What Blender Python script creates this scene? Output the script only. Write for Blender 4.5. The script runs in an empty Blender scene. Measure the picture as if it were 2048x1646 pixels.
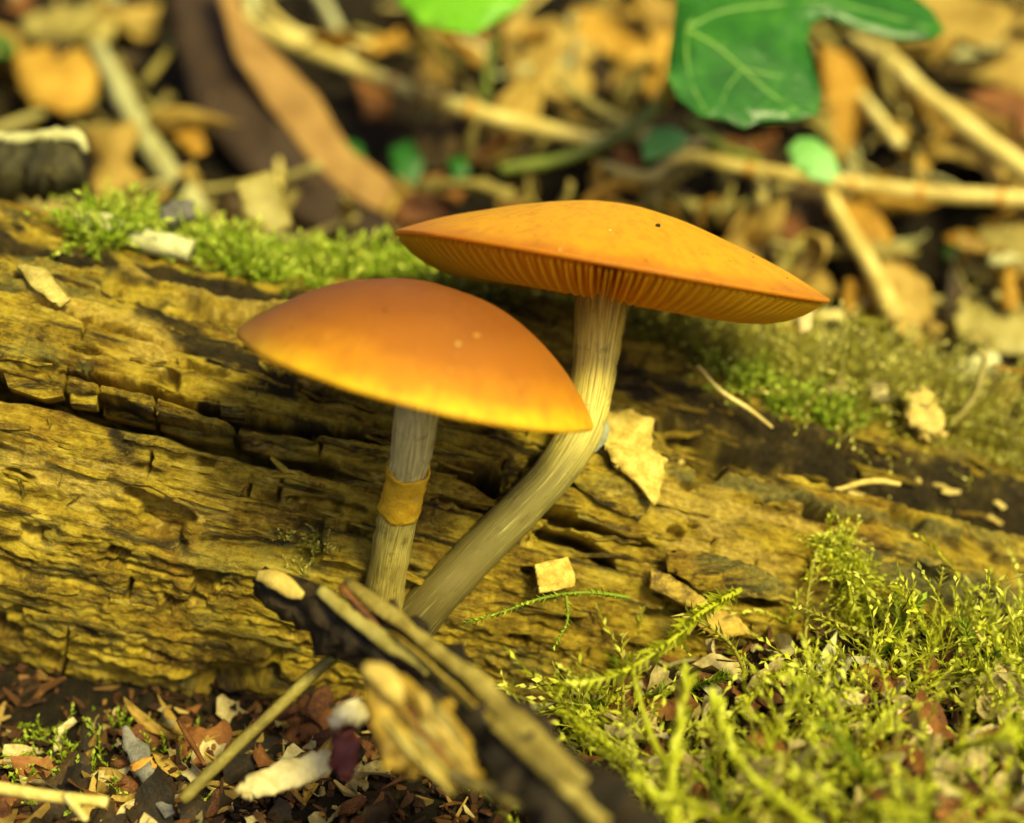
import bpy, bmesh, math, random
import numpy as np
from mathutils import Vector, Matrix, Quaternion

# ------------------------------------------------------------------ scene, camera, light (1 unit = 1 cm)
scene = bpy.context.scene
col = scene.collection
scene.unit_settings.system = 'METRIC'
scene.unit_settings.scale_length = 0.01
R = math.radians

S = 0.0042                      # cm per photo pixel in the plane of focus
DIST = 14.0
PITCH = R(18)
RIGHT = np.array([1.0, 0, 0])
UP = np.array([0, math.sin(PITCH), math.cos(PITCH)])
FWD = np.array([0, math.cos(PITCH), -math.sin(PITCH)])
CAM = -DIST * FWD

cd = bpy.data.cameras.new('camera')
cam = bpy.data.objects.new('camera', cd); col.objects.link(cam)
cam.location = CAM
cam.rotation_euler = (math.pi / 2 - PITCH, 0, 0)
cd.sensor_width = 36; cd.lens = 36 * DIST / (2048 * S)
cd.clip_start = 0.1; cd.clip_end = 1000
cd.dof.use_dof = True
cd.dof.focus_distance = DIST - 0.1
cd.dof.aperture_fstop = cd.lens * 1e-3 / 0.46      # aperture 0.46 cm wide
scene.camera = cam

SUN_EL, SUN_AZ = R(41), R(32)   # azimuth: to the right of the camera, behind it
sun_vec = Vector((math.sin(SUN_AZ) * math.cos(SUN_EL), -math.cos(SUN_AZ) * math.cos(SUN_EL), math.sin(SUN_EL)))
world = bpy.data.worlds.new('World'); scene.world = world; world.use_nodes = True
wn = world.node_tree
sky = wn.nodes.new('ShaderNodeTexSky'); sky.sky_type = 'NISHITA'; sky.sun_disc = False
sky.air_density = 0.3; sky.dust_density = 2.5; sky.ozone_density = 0.5
sky.sun_elevation = SUN_EL; sky.sun_rotation = math.atan2(sun_vec.x, sun_vec.y)
bgn = wn.nodes['Background']; bgn.inputs['Strength'].default_value = 0.05
wn.links.new(sky.outputs['Color'], bgn.inputs['Color'])
sd = bpy.data.lights.new('sun', 'SUN'); sd.energy = 1.5; sd.angle = R(14); sd.color = (1.0, 0.91, 0.36)
sun = bpy.data.objects.new('sun', sd); col.objects.link(sun)
sun.rotation_euler = sun_vec.to_track_quat('Z', 'Y').to_euler()
scene.view_settings.view_transform = 'Standard'
scene.view_settings.look = 'None'
scene.view_settings.exposure = 1.98

# ------------------------------------------------------------------ helpers
rng = np.random.default_rng(7)
random.seed(7)

def ray(px, py):
    d = FWD + (px - 1024) * S / DIST * RIGHT + (823 - py) * S / DIST * UP
    return d
def at(px, py, d=0.0):
    """world point seen at photo pixel (px, py), d cm beyond the plane of focus"""
    return CAM + (DIST + d) * ray(px, py)
def nrm(v):
    v = np.asarray(v, float); return v / (np.linalg.norm(v) + 1e-12)
def cr3(a, b):
    return np.stack([a[..., 1]*b[..., 2] - a[..., 2]*b[..., 1], a[..., 2]*b[..., 0] - a[..., 0]*b[..., 2], a[..., 0]*b[..., 1] - a[..., 1]*b[..., 0]], -1)
def nr(v):
    return v / (np.linalg.norm(v, axis=-1, keepdims=True) + 1e-12)
def sstep(a, b, x):
    t = np.clip((np.asarray(x, float) - a) / (b - a), 0, 1); return t * t * (3 - 2 * t)

_T = np.random.default_rng(99).random((256, 256))
def vnoise(x, y):
    x = np.asarray(x, float); y = np.asarray(y, float)
    xi = np.floor(x).astype(int); yi = np.floor(y).astype(int)
    fx = x - xi; fy = y - yi
    fx = fx * fx * fx * (fx * (fx * 6 - 15) + 10); fy = fy * fy * fy * (fy * (fy * 6 - 15) + 10)
    a = _T[xi & 255, yi & 255]; b = _T[(xi + 1) & 255, yi & 255]
    c = _T[xi & 255, (yi + 1) & 255]; d = _T[(xi + 1) & 255, (yi + 1) & 255]
    return (a + (b - a) * fx) * (1 - fy) + (c + (d - c) * fx) * fy
def fbm(x, y, o=4, g=0.5):
    s = 0; a = 1; n = 0
    for i in range(o):
        s = s + a * vnoise(x * 2 ** i + 17.3 * i, y * 2 ** i + 5.1 * i); n += a; a *= g
    return s / n

def mesh_from(name, v, f, smooth=True):
    me = bpy.data.meshes.new(name)
    me.from_pydata([tuple(p) for p in v], [], [tuple(q) for q in f])
    if smooth: me.polygons.foreach_set('use_smooth', [True] * len(me.polygons))
    me.update(); return me
def mesh_np(name, V, Q, smooth=True):
    V = np.asarray(V, np.float32); Q = np.asarray(Q, np.int32); k = Q.shape[1]
    me = bpy.data.meshes.new(name)
    me.vertices.add(len(V)); me.vertices.foreach_set('co', V.ravel())
    me.loops.add(Q.size); me.loops.foreach_set('vertex_index', Q.ravel())
    me.polygons.add(len(Q)); me.polygons.foreach_set('loop_start', np.arange(0, Q.size, k, dtype=np.int32))
    me.polygons.foreach_set('use_smooth', np.full(len(Q), smooth))
    me.update(calc_edges=True); me.validate(); return me
def tint_attr(me, vals, name='tint'):
    a = me.attributes.new(name, 'FLOAT_COLOR', 'POINT')
    vals = np.asarray(vals, np.float32)
    if vals.ndim == 1: vals = np.stack([vals, vals, vals], 1)
    a.data.foreach_set('color', np.concatenate([vals, np.ones((len(vals), 1), np.float32)], 1).ravel())

def tag(o, label, cat, group=None, kind=None):
    o['label'] = label
    if cat: o['category'] = cat
    if group: o['group'] = group
    if kind: o['kind'] = kind
    return o
def root(name, loc, label, cat, group=None):
    o = bpy.data.objects.new(name, None); col.objects.link(o); o.location = loc
    o.empty_display_size = 0.1
    return tag(o, label, cat, group)
def link(name, me, mat, parent=None, thick=None):
    """mesh in world coordinates -> object; a child is moved into its parent's frame"""
    o = bpy.data.objects.new(name, me); col.objects.link(o)
    if mat and not me.materials: me.materials.append(mat)
    if parent is not None:
        o.parent = parent
        p = parent; off = Vector((0, 0, 0))
        while p is not None: off = off + p.location; p = p.parent
        o.location = -off
    if thick:
        m = o.modifiers.new('thickness', 'SOLIDIFY'); m.thickness = thick; m.offset = 0
    return o
def thing(name, V, F, mat, label, cat, group=None, thick=None, smooth=True):
    """one-mesh thing whose origin sits at the middle of its foot"""
    V = np.asarray(V, float); c = (V.min(0) + V.max(0)) / 2; c[2] = V[:, 2].min()
    me = mesh_from(name, V - c, F, smooth)
    o = bpy.data.objects.new(name, me); col.objects.link(o); o.location = c
    me.materials.append(mat)
    if thick:
        m = o.modifiers.new('thickness', 'SOLIDIFY'); m.thickness = thick; m.offset = 0
    return tag(o, label, cat, group)

def spline(pts, n):
    P = np.asarray(pts, float)
    d = np.r_[0, np.cumsum(np.linalg.norm(np.diff(P[:, :3], axis=0), axis=1))]
    t = np.linspace(0, d[-1], n); out = np.zeros((n, P.shape[1]))
    m = np.gradient(P, d, axis=0) if len(P) > 2 else np.repeat((P[1:] - P[:1]) / d[-1], 2, 0)
    for i, tt in enumerate(t):
        k = min(np.searchsorted(d, tt, 'right') - 1, len(P) - 2); h = d[k + 1] - d[k]; s = (tt - d[k]) / h
        out[i] = ((2*s**3 - 3*s**2 + 1) * P[k] + (s**3 - 2*s**2 + s) * h * m[k] + (-2*s**3 + 3*s**2) * P[k+1] + (s**3 - s**2) * h * m[k+1])
    return out
def tube(path, n=14, seg=10, rough=0.0, flat=1.0, seed=0, caps=True, freq=3.0):
    """path rows (x, y, z, radius) -> verts, faces"""
    P = spline(path, n); V = []; F = []
    ref = np.array([0.13, -0.8, 0.5]); a0 = None
    for i in range(n):
        t = nrm(P[min(i+1, n-1), :3] - P[max(i-1, 0), :3])
        a = nrm(np.cross(t, ref)) if a0 is None else nrm(a0 - t * np.dot(a0, t)); a0 = a
        b = np.cross(t, a)
        for j in range(seg):
            th = 2 * math.pi * j / seg
            rr = P[i, 3] * (1 + rough * (2 * float(vnoise(math.cos(th) * freq * .6 + 9 + seed * 3.7, i * freq * .25 + math.sin(th) * freq * .6 + seed)) - 1))
            V.append(P[i, :3] + rr * (math.cos(th) * a + flat * math.sin(th) * b))
    for i in range(n - 1):
        for j in range(seg):
            F.append((i*seg + j, i*seg + (j+1) % seg, (i+1)*seg + (j+1) % seg, (i+1)*seg + j))
    if caps:
        F.append(tuple(range(seg - 1, -1, -1))); F.append(tuple(range((n-1)*seg, n*seg)))
    return np.array(V), F

def poly_plate(px, p0, normal, bulge=0.0, cuts=3, rag=0.0, seed=0, crinkle=0.0):
    """a thin plate whose outline meets a plane through p0: real size, own distance and tilt"""
    n = nrm(normal); pts = []
    for (x, y) in px:
        d = ray(x, y); t = np.dot(p0 - CAM, n) / np.dot(d, n); pts.append(CAM + t * d)
    pts = np.array(pts); c = pts.mean(0)
    bm = bmesh.new(); vs = [bm.verts.new(p) for p in pts]; bm.faces.new(vs)
    bmesh.ops.subdivide_edges(bm, edges=bm.edges[:], cuts=2)
    bmesh.ops.triangulate(bm, faces=bm.faces[:], quad_method='BEAUTY', ngon_method='BEAUTY')
    bmesh.ops.subdivide_edges(bm, edges=bm.edges[:], cuts=cuts, use_grid_fill=True)
    bm.verts.ensure_lookup_table()
    V = np.array([v.co[:] for v in bm.verts]); F = [[v.index for v in f.verts] for f in bm.faces]
    bnd = np.array([v.is_boundary for v in bm.verts]); bm.free()
    rad = np.linalg.norm(pts - c, axis=1).max()
    q = (V - c) / rad
    ax = nrm(np.cross(n, UP)); ay = np.cross(ax, n)
    a, b = q @ ax, q @ ay
    V = V + np.outer(bulge * rad * (1 - a*a - b*b) + crinkle * rad * (fbm(a*2.2 + seed*7.1 + 20, b*2.2 + seed + 20, 3) - .5), n)
    if rag:
        V[bnd] += rag * rad * (np.stack([vnoise(a[bnd]*9 + k*11 + 31, b[bnd]*9 + seed + 31) - .5 for k in range(3)], 1))
    return V, F

def leaf_shape(L, W, kind='oval', curl=0.2, cup=0.2, twist=0.2, seed=0, nu=14, nv=8):
    """leaf in its own frame: length x, width y, normal z"""
    V = []; F = []
    for i in range(nu + 1):
        t = i / nu
        if kind == 'oval': w = math.sin(math.pi * (0.03 + .96 * t) ** .85) ** .8
        elif kind == 'lance': w = math.sin(math.pi * (0.02 + .97 * t) ** .8) ** 1.2
        else: w = .75 + .5 * (float(vnoise(t * 4 + seed * 3.1, seed * 1.7)) - .5)
        for j in range(nv + 1):
            s = j / nv * 2 - 1
            e = 1.0
            if kind == 'scrap': e = 1 + .35 * (float(vnoise(t * 5 + seed * 9.1, (3 if s > 0 else 8) + seed)) - .5) * 2 * abs(s)
            y = s * W * .5 * w * e
            x = (t - .5) * L
            if kind == 'scrap' and i in (0, nu): x += .25 * L * (float(vnoise(s * 2.5 + 10, seed * 5.5 + i)) - .5)
            z = curl * L * (-(2*t - 1)**2) + cup * W * s * s + twist * W * s * (t - .5)
            z += .20 * W * (float(fbm(t * 4 + seed * 2.3, s * 2.3 + seed, 3)) - .5) * 2
            V.append((x, y, z))
    for i in range(nu):
        for j in range(nv):
            a = i * (nv + 1) + j; F.append((a, a + 1, a + nv + 2, a + nv + 1))
    return np.array(V), F

def frame(n, spin=0.0):
    n = Vector(n).normalized(); q = n.to_track_quat('Z', 'Y')
    return (q @ Quaternion((0, 0, 1), spin)).to_matrix().to_4x4()

# ------------------------------------------------------------------ materials
def nodes_mat(name, rough=0.7, spec=0.3):
    m = bpy.data.materials.new(name); m.use_nodes = True
    nt = m.node_tree; b = nt.nodes['Principled BSDF']
    b.inputs['Roughness'].default_value = rough
    b.inputs['Specular IOR Level'].default_value = spec
    return m, nt, b
def N(nt, t, **kw):
    n = nt.nodes.new(t)
    for k, v in kw.items(): setattr(n, k, v)
    return n
def ramp(nt, fac, stops):
    r = N(nt, 'ShaderNodeValToRGB'); e = r.color_ramp.elements
    while len(e) < len(stops): e.new(0.5)
    for k, (p, c) in enumerate(stops): e[k].position = p; e[k].color = (*c, 1)
    nt.links.new(fac, r.inputs[0]); return r.outputs[0]
def noise(nt, vec, scale, detail=4, rough=.6, stretch=None):
    if stretch:
        mp = N(nt, 'ShaderNodeMapping'); mp.inputs['Scale'].default_value = stretch
        nt.links.new(vec, mp.inputs[0]); vec = mp.outputs[0]
    n = N(nt, 'ShaderNodeTexNoise'); n.inputs['Scale'].default_value = scale
    n.inputs['Detail'].default_value = detail; n.inputs['Roughness'].default_value = rough
    nt.links.new(vec, n.inputs['Vector']); return n.outputs['Fac']
def mix(nt, fac, a, b, mode='MIX'):
    m = N(nt, 'ShaderNodeMix', data_type='RGBA', blend_type=mode)
    if isinstance(fac, (int, float)): m.inputs[0].default_value = fac
    else: nt.links.new(fac, m.inputs[0])
    for s, v in ((6, a), (7, b)):
        if isinstance(v, tuple): m.inputs[s].default_value = (*v, 1)
        else: nt.links.new(v, m.inputs[s])
    return m.outputs[2]
def math_n(nt, op, a, b=None, clamp=False):
    m = N(nt, 'ShaderNodeMath', operation=op); m.use_clamp = clamp
    for s, v in ((0, a), (1, b)):
        if v is None: continue
        if isinstance(v, (int, float)): m.inputs[s].default_value = v
        else: nt.links.new(v, m.inputs[s])
    return m.outputs[0]
def bump(nt, b, h, strength=.4, dist=.02):
    n = N(nt, 'ShaderNodeBump'); n.inputs['Strength'].default_value = strength; n.inputs['Distance'].default_value = dist
    nt.links.new(h, n.inputs['Height']); nt.links.new(n.outputs[0], b.inputs['Normal'])

def litter_mat(name, c0, c1, c2, rough=.75, scale=3.0, vein=False, translucent=0.0, spec=.3):
    """dry plant matter: mottled colour, slightly different on every piece"""
    m, nt, b = nodes_mat(name, rough, spec)
    tc = N(nt, 'ShaderNodeTexCoord'); oi = N(nt, 'ShaderNodeObjectInfo')
    av = N(nt, 'ShaderNodeVectorMath', operation='ADD')
    sc = N(nt, 'ShaderNodeVectorMath', operation='SCALE'); sc.inputs[0].default_value = (31, 17, 23)
    nt.links.new(oi.outputs['Random'], sc.inputs['Scale'])
    nt.links.new(tc.outputs['Object'], av.inputs[0]); nt.links.new(sc.outputs[0], av.inputs[1])
    n1 = noise(nt, av.outputs[0], scale, 6, .65)
    n2 = noise(nt, av.outputs[0], scale * 7, 3, .6)
    v = math_n(nt, 'ADD', math_n(nt, 'MULTIPLY', n1, .75), math_n(nt, 'MULTIPLY', n2, .25))
    v = math_n(nt, 'ADD', v, math_n(nt, 'MULTIPLY', math_n(nt, 'SUBTRACT', oi.outputs['Random'], .5), .22))
    c = ramp(nt, v, [(.30, c0), (.5, c1), (.70, c2)])
    nt.links.new(c, b.inputs['Base Color'])
    bump(nt, b, n2, .5, .03)
    if translucent:
        tr = N(nt, 'ShaderNodeBsdfTranslucent'); nt.links.new(c, tr.inputs[0])
        ms = N(nt, 'ShaderNodeMixShader'); ms.inputs[0].default_value = translucent
        nt.links.new(b.outputs[0], ms.inputs[1]); nt.links.new(tr.outputs[0], ms.inputs[2])
        nt.links.new(ms.outputs[0], nt.nodes['Material Output'].inputs[0])
    return m

M = {}
M['tan'] = litter_mat('dry tan leaf', (.13, .075, .013), (.32, .20, .032), (.52, .36, .075), translucent=.15)
M['ochre'] = litter_mat('ochre leaf', (.20, .095, .008), (.40, .21, .018), (.58, .35, .045), translucent=.2)
M['dark'] = litter_mat('dark brown leaf', (.010, .007, .003), (.030, .018, .006), (.085, .048, .013))
M['rust'] = litter_mat('rust leaf', (.07, .024, .006), (.17, .062, .012), (.30, .13, .028))
M['purple'] = litter_mat('purple brown leaf', (.022, .012, .005), (.050, .027, .011), (.10, .055, .022))  # shadow side of the folded leaf, shade put into the colour
M['beige'] = litter_mat('grey beige leaf', (.13, .095, .022), (.30, .235, .05), (.50, .41, .11), translucent=.15)
M['straw'] = litter_mat('pale straw', (.42, .30, .055), (.68, .54, .14), (.84, .74, .30), rough=.45, spec=.5)
M['olive'] = litter_mat('olive stalk', (.14, .11, .02), (.26, .21, .04), (.38, .32, .09), rough=.5)
M['sage'] = litter_mat('sage stalk', (.26, .24, .08), (.44, .42, .17), (.56, .54, .25), rough=.5)
M['cream'] = litter_mat('cream flake', (.24, .165, .045), (.46, .36, .13), (.68, .59, .29), scale=8)
M['crumb'] = litter_mat('red brown crumb', (.030, .012, .005), (.11, .040, .012), (.26, .105, .03), scale=10)
M['woodchip'] = litter_mat('pale wood chip', (.36, .24, .045), (.55, .40, .085), (.70, .56, .17), scale=8)
M['flakewood'] = litter_mat('fibrous bright wood', (.10, .06, .008), (.46, .32, .045), (.74, .58, .14), scale=9, rough=.8)
M['pink'] = litter_mat('pinkish leaf chip', (.42, .22, .12), (.66, .44, .27), (.80, .62, .40), scale=5)
M['grey'] = litter_mat('grey stalk', (.05, .048, .036), (.14, .13, .10), (.27, .25, .19), scale=6)
M['orange'] = litter_mat('orange stalk node', (.40, .17, .02), (.55, .26, .03), (.66, .36, .06), scale=6)
M['maroon'] = litter_mat('maroon seed case', (.05, .010, .007), (.11, .022, .016), (.22, .075, .04), rough=.6)
M['white'] = litter_mat('white fibre', (.26, .20, .085), (.48, .41, .22), (.74, .68, .46), scale=8)
M['greygreen'] = litter_mat('grey green scale', (.10, .11, .06), (.19, .20, .11), (.30, .31, .18), scale=8)
M['bark'] = litter_mat('dark stick bark', (.009, .007, .003), (.038, .024, .007), (.13, .080, .022), scale=2.6, rough=.7)
M['split'] = litter_mat('split yellow wood', (.06, .045, .010), (.24, .18, .032), (.50, .41, .10), scale=4, rough=.6)
M['splitor'] = litter_mat('split orange wood', (.07, .040, .004), (.27, .165, .012), (.52, .36, .05), scale=3.5, rough=.6)

def green_mat(name, c0, c1, c2, scale=2.0, rough=.35, tr=.25, spec=.5):
    return litter_mat(name, c0, c1, c2, rough=rough, scale=scale, translucent=tr, spec=spec)
M['ivy'] = green_mat('ivy leaf', (.012, .075, .008), (.030, .15, .012), (.08, .26, .02), rough=.28)
M['vein'] = green_mat('ivy vein', (.13, .32, .04), (.20, .40, .06), (.28, .48, .10), rough=.5)
M['lime'] = green_mat('lime leaf', (.10, .36, .008), (.18, .50, .012), (.26, .60, .03), rough=.4, tr=.4)
M['pale_green'] = green_mat('pale green leaf', (.16, .44, .08), (.26, .58, .14), (.36, .66, .22), rough=.4, tr=.35)
M['green_stalk'] = green_mat('green stalk', (.10, .13, .01), (.18, .22, .02), (.26, .32, .04), rough=.5, tr=.1)

def moss_mat(name, c0, c1, c2):
    m, nt, b = nodes_mat(name, .6, .3)
    at_ = N(nt, 'ShaderNodeAttribute', attribute_name='tint')
    c = ramp(nt, at_.outputs['Fac'], [(.1, c0), (.5, c1), (.9, c2)])
    nt.links.new(c, b.inputs['Base Color'])
    tr = N(nt, 'ShaderNodeBsdfTranslucent'); nt.links.new(c, tr.inputs[0])
    ms = N(nt, 'ShaderNodeMixShader'); ms.inputs[0].default_value = .3
    nt.links.new(b.outputs[0], ms.inputs[1]); nt.links.new(tr.outputs[0], ms.inputs[2])
    nt.links.new(ms.outputs[0], nt.nodes['Material Output'].inputs[0])
    return m
M['moss_bright'] = moss_mat('bright moss', (.16, .13, .012), (.25, .38, .010), (.54, .60, .07))
M['moss_olive'] = moss_mat('olive moss', (.20, .15, .02), (.42, .40, .03), (.70, .64, .16))
M['moss_lime'] = moss_mat('lime moss', (.32, .30, .015), (.56, .60, .02), (.76, .76, .12))

# ground soil
m, nt, b = nodes_mat('dark humus', .9, .2)
tc = N(nt, 'ShaderNodeTexCoord')
n1 = noise(nt, tc.outputs['Object'], 1.3, 8, .7); n2 = noise(nt, tc.outputs['Object'], 9, 5, .7)
c = ramp(nt, math_n(nt, 'ADD', math_n(nt, 'MULTIPLY', n1, .6), math_n(nt, 'MULTIPLY', n2, .4)), [(.35, (.004, .003, .001)), (.52, (.014, .009, .0025)), (.7, (.07, .042, .009))])
nt.links.new(c, b.inputs['Base Color']); bump(nt, b, n2, .9, .1)
M['soil'] = m

# rotten wood of the log: grain runs along u (uw.x), stains belong to the wood, pale patches also paint highlights in
WOODSTOPS = [(.40, (.014, .008, .003)), (.48, (.095, .056, .006)), (.55, (.30, .195, .012)), (.62, (.52, .375, .026)), (.74, (.72, .57, .11))]
def wood_mat(name, use_uw=True):
    m, nt, b = nodes_mat(name, .8, .2)
    if use_uw:
        a = N(nt, 'ShaderNodeAttribute', attribute_name='uw'); vec = a.outputs['Vector']
        st = N(nt, 'ShaderNodeAttribute', attribute_name='tint')
        sep = N(nt, 'ShaderNodeSeparateColor'); nt.links.new(st.outputs['Color'], sep.inputs[0])
    else:
        tc = N(nt, 'ShaderNodeTexCoord'); oi = N(nt, 'ShaderNodeObjectInfo')
        av = N(nt, 'ShaderNodeVectorMath', operation='ADD')
        sc = N(nt, 'ShaderNodeVectorMath', operation='SCALE'); sc.inputs[0].default_value = (31, 17, 23)
        nt.links.new(oi.outputs['Random'], sc.inputs['Scale'])
        nt.links.new(tc.outputs['Object'], av.inputs[0]); nt.links.new(sc.outputs[0], av.inputs[1]); vec = av.outputs[0]
    g1 = noise(nt, vec, 1.0, 5, .6, (1.1, 7, 7))
    g2 = noise(nt, vec, 1.0, 5, .65, (4, 26, 26))
    bl = noise(nt, vec, 2.2, 8, .75, (1, 1.7, 1.7))
    fine = noise(nt, vec, 17, 6, .75, (1, 1.6, 1.6))
    v = math_n(nt, 'ADD', math_n(nt, 'MULTIPLY', g1, .30), math_n(nt, 'MULTIPLY', g2, .18))
    v = math_n(nt, 'ADD', v, math_n(nt, 'MULTIPLY', bl, .38))
    v = math_n(nt, 'ADD', v, math_n(nt, 'MULTIPLY', fine, .28))
    big = noise(nt, vec, .55, 3, .5, (1, 1.3, 1.3))
    v = math_n(nt, 'ADD', v, math_n(nt, 'MULTIPLY', math_n(nt, 'SUBTRACT', big, .48), .22))
    c = ramp(nt, v, WOODSTOPS)
    rst = ramp(nt, noise(nt, vec, .8, 4, .6), [(.52, (0, 0, 0)), (.68, (1, 1, 1))])
    c = mix(nt, math_n(nt, 'MULTIPLY', rst, .4), c, (.20, .070, .010))
    dkn = noise(nt, vec, 1.15, 9, .72, (1, 2.4, 2.4))
    dk = ramp(nt, dkn, [(.51, (0, 0, 0)), (.62, (.85, .85, .85))])
    c = mix(nt, dk, c, ramp(nt, fine, [(.35, (.008, .006, .003)), (.6, (.070, .040, .010))]))
    stk = ramp(nt, noise(nt, vec, 1.0, 6, .6, (.7, 9, 9)), [(.55, (0, 0, 0)), (.64, (.9, .9, .9))])
    c = mix(nt, stk, c, (.022, .016, .008))
    grn = ramp(nt, noise(nt, vec, .9, 5, .65, (1, 1.6, 1.6)), [(.52, (0, 0, 0)), (.66, (.65, .65, .65))])
    c = mix(nt, grn, c, ramp(nt, fine, [(.35, (.06, .058, .018)), (.6, (.26, .24, .055))]))
    hl = ramp(nt, noise(nt, vec, 2.3, 8, .75, (1.2, 3.2, 3.2)), [(.57, (0, 0, 0)), (.68, (.8, .8, .8))])
    c = mix(nt, hl, c, (.72, .53, .10))
    if use_uw:
        blk = ramp(nt, math_n(nt, 'MULTIPLY', fine, g1), [(.12, (.007, .0055, .002)), (.30, (.038, .026, .007)), (.45, (.17, .115, .028))])
        nzz = math_n(nt, 'MULTIPLY', sep.outputs[0], math_n(nt, 'ADD', .45, bl), True)
        c = mix(nt, nzz, c, blk)
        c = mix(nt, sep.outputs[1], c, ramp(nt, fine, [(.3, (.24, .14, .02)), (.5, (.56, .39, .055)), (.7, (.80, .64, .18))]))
        c = mix(nt, sep.outputs[2], c, ramp(nt, fine, [(.3, (.045, .045, .016)), (.5, (.14, .13, .035)), (.7, (.28, .26, .08))]))
    nt.links.new(c, b.inputs['Base Color'])
    bump(nt, b, math_n(nt, 'ADD', math_n(nt, 'MULTIPLY', g2, .7), fine), 1.0, .06)
    return m
M['log'] = wood_mat('rotten log wood')
M['logpiece'] = wood_mat('rotten wood piece', False)

# ------------------------------------------------------------------ ground: one sheet, a bank rises behind the log
def ground_smooth(x, y):
    x = np.asarray(x, float); y = np.asarray(y, float)
    front = -2.95 + .80 * sstep(-.8, 2.6, x) + .10 * np.clip(y, -6, 2) - .02 * np.clip(x, -30, 30) * 0
    front = front + .35 * np.exp(-((y - .7) / .55) ** 2) * sstep(1.5, -1, x)
    t = np.clip((y - 2.8), 0, 40)
    bank = -1.95 + .75 * 9 * (1 - np.exp(-t / 9)) * 1.0 + .12 * t * np.exp(-t / 9)
    k = sstep(1.2, 3.0, y)
    return front * (1 - k) + bank * k
PITS = []
def ground_z(x, y):
    x = np.asarray(x, float); y = np.asarray(y, float)
    pit = 0
    for (a_, b_, c_, d_) in PITS: pit = pit - d_ * np.exp(-((x - a_) ** 2 + ((y - b_) * .8) ** 2) / c_ ** 2)
    near = np.exp(-((x / 16) ** 2 + ((y - 3) / 16) ** 2))
    return ground_smooth(x, y) + pit + (.5 * (fbm(x * .55 + 40, y * .55 + 40, 4) - .5) * (0.5 + .7 * sstep(2, 4, y)) + .12 * (fbm(x * 3 + 9, y * 3 + 9, 3) - .5)) * (0.15 + .85 * near)
_TT = np.arange(8.0, 34.0, .03)
VOIDS = [(60, 245, 130, 45), (1090, 372, 120, 38), (860, 345, 90, 40), (1700, 505, 70, 45), (770, 45, 60, 50), (1920, 470, 90, 35), (1790, 640, 60, 50), (640, 60, 70, 30), (300, 60, 60, 50), (1560, 400, 60, 28)]
def ground_hit(px, py, smooth=False):
    f = ground_smooth if smooth else ground_z
    P = CAM + _TT[:, None] * ray(px, py)
    k = np.argmax(P[:, 2] < f(P[:, 0], P[:, 1]))
    return P[k]
for (vx, vy, rx, ry) in VOIDS:
    q = ground_hit(vx, vy, True); PITS.append((q[0], q[1] + .35, rx * S * 1.25, .9))
gx = np.concatenate([np.linspace(-250, -14, 30)[:-1], np.linspace(-14, 14, 280), np.linspace(14, 250, 30)[1:]])
gy = np.concatenate([np.linspace(-250, -12, 30)[:-1], np.linspace(-12, 18, 300), np.linspace(18, 250, 30)[1:]])
X, Y = np.meshgrid(gx, gy, indexing='ij')
V = np.stack([X, Y, ground_z(X, Y)], -1).reshape(-1, 3)
nx, ny = X.shape
I = np.arange(nx * ny).reshape(nx, ny)
Q = np.stack([I[:-1, :-1], I[1:, :-1], I[1:, 1:], I[:-1, 1:]], -1).reshape(-1, 4)
g = link('ground', mesh_np('ground', V, Q), M['soil'])
g['kind'] = 'structure'
def ground_n(p):
    e = .1
    return nrm([-(float(ground_smooth(p[0]+e, p[1])) - float(ground_smooth(p[0]-e, p[1]))) / (2*e),
                -(float(ground_smooth(p[0], p[1]+e)) - float(ground_smooth(p[0], p[1]-e))) / (2*e), 1])
def bank(px, py, lift=0.0):
    """point on the bank behind the log, lifted off it along its normal"""
    p = ground_hit(px, py, True); d = nrm(ray(px, py))
    return p - d * lift

# ------------------------------------------------------------------ the rotting log
LT = R(16.4); LR = 2.3
LA = np.array([0.0, 2.2, -2.2])
AX = np.array([math.cos(LT), 0, -math.sin(LT)])
E1 = np.array([0, -1.0, 0]); E2 = np.array([math.sin(LT), 0, math.cos(LT)])
def uw(px, py):
    d = ray(px, py); o = CAM - LA
    d_ = d - AX * np.dot(d, AX); o_ = o - AX * np.dot(o, AX)
    a = d_ @ d_; bq = 2 * d_ @ o_; c_ = o_ @ o_ - LR ** 2
    disc = bq * bq - 4 * a * c_
    t = (-bq - math.sqrt(max(disc, 0))) / (2 * a); p = o + t * d
    return np.array([p @ AX, LR * math.atan2(p @ E2, p @ E1)])
def pdist(u, w, poly):
    """distance to a polyline in surface coordinates, sign (+ above), fraction along it"""
    P = np.array(poly); seg = np.linalg.norm(np.diff(P, axis=0), axis=1); tot = seg.sum(); acc = 0
    best = np.full(np.shape(u), 1e9); sg = np.ones(np.shape(u)); fr = np.zeros(np.shape(u))
    for k in range(len(P) - 1):
        a, b_ = P[k], P[k+1]; L2 = ((b_ - a) ** 2).sum()
        t = np.clip(((u - a[0]) * (b_[0] - a[0]) + (w - a[1]) * (b_[1] - a[1])) / L2, 0, 1)
        dx = u - a[0] - t * (b_[0] - a[0]); dy = w - a[1] - t * (b_[1] - a[1]); d = np.hypot(dx, dy)
        m_ = d < best; best = np.where(m_, d, best); sg = np.where(m_, np.sign(dy + 1e-9), sg); fr = np.where(m_, (acc + t * seg[k]) / tot, fr)
        acc += seg[k]
    return best, sg, fr
PX = lambda L: [uw(x, y) for x, y in L]
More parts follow.
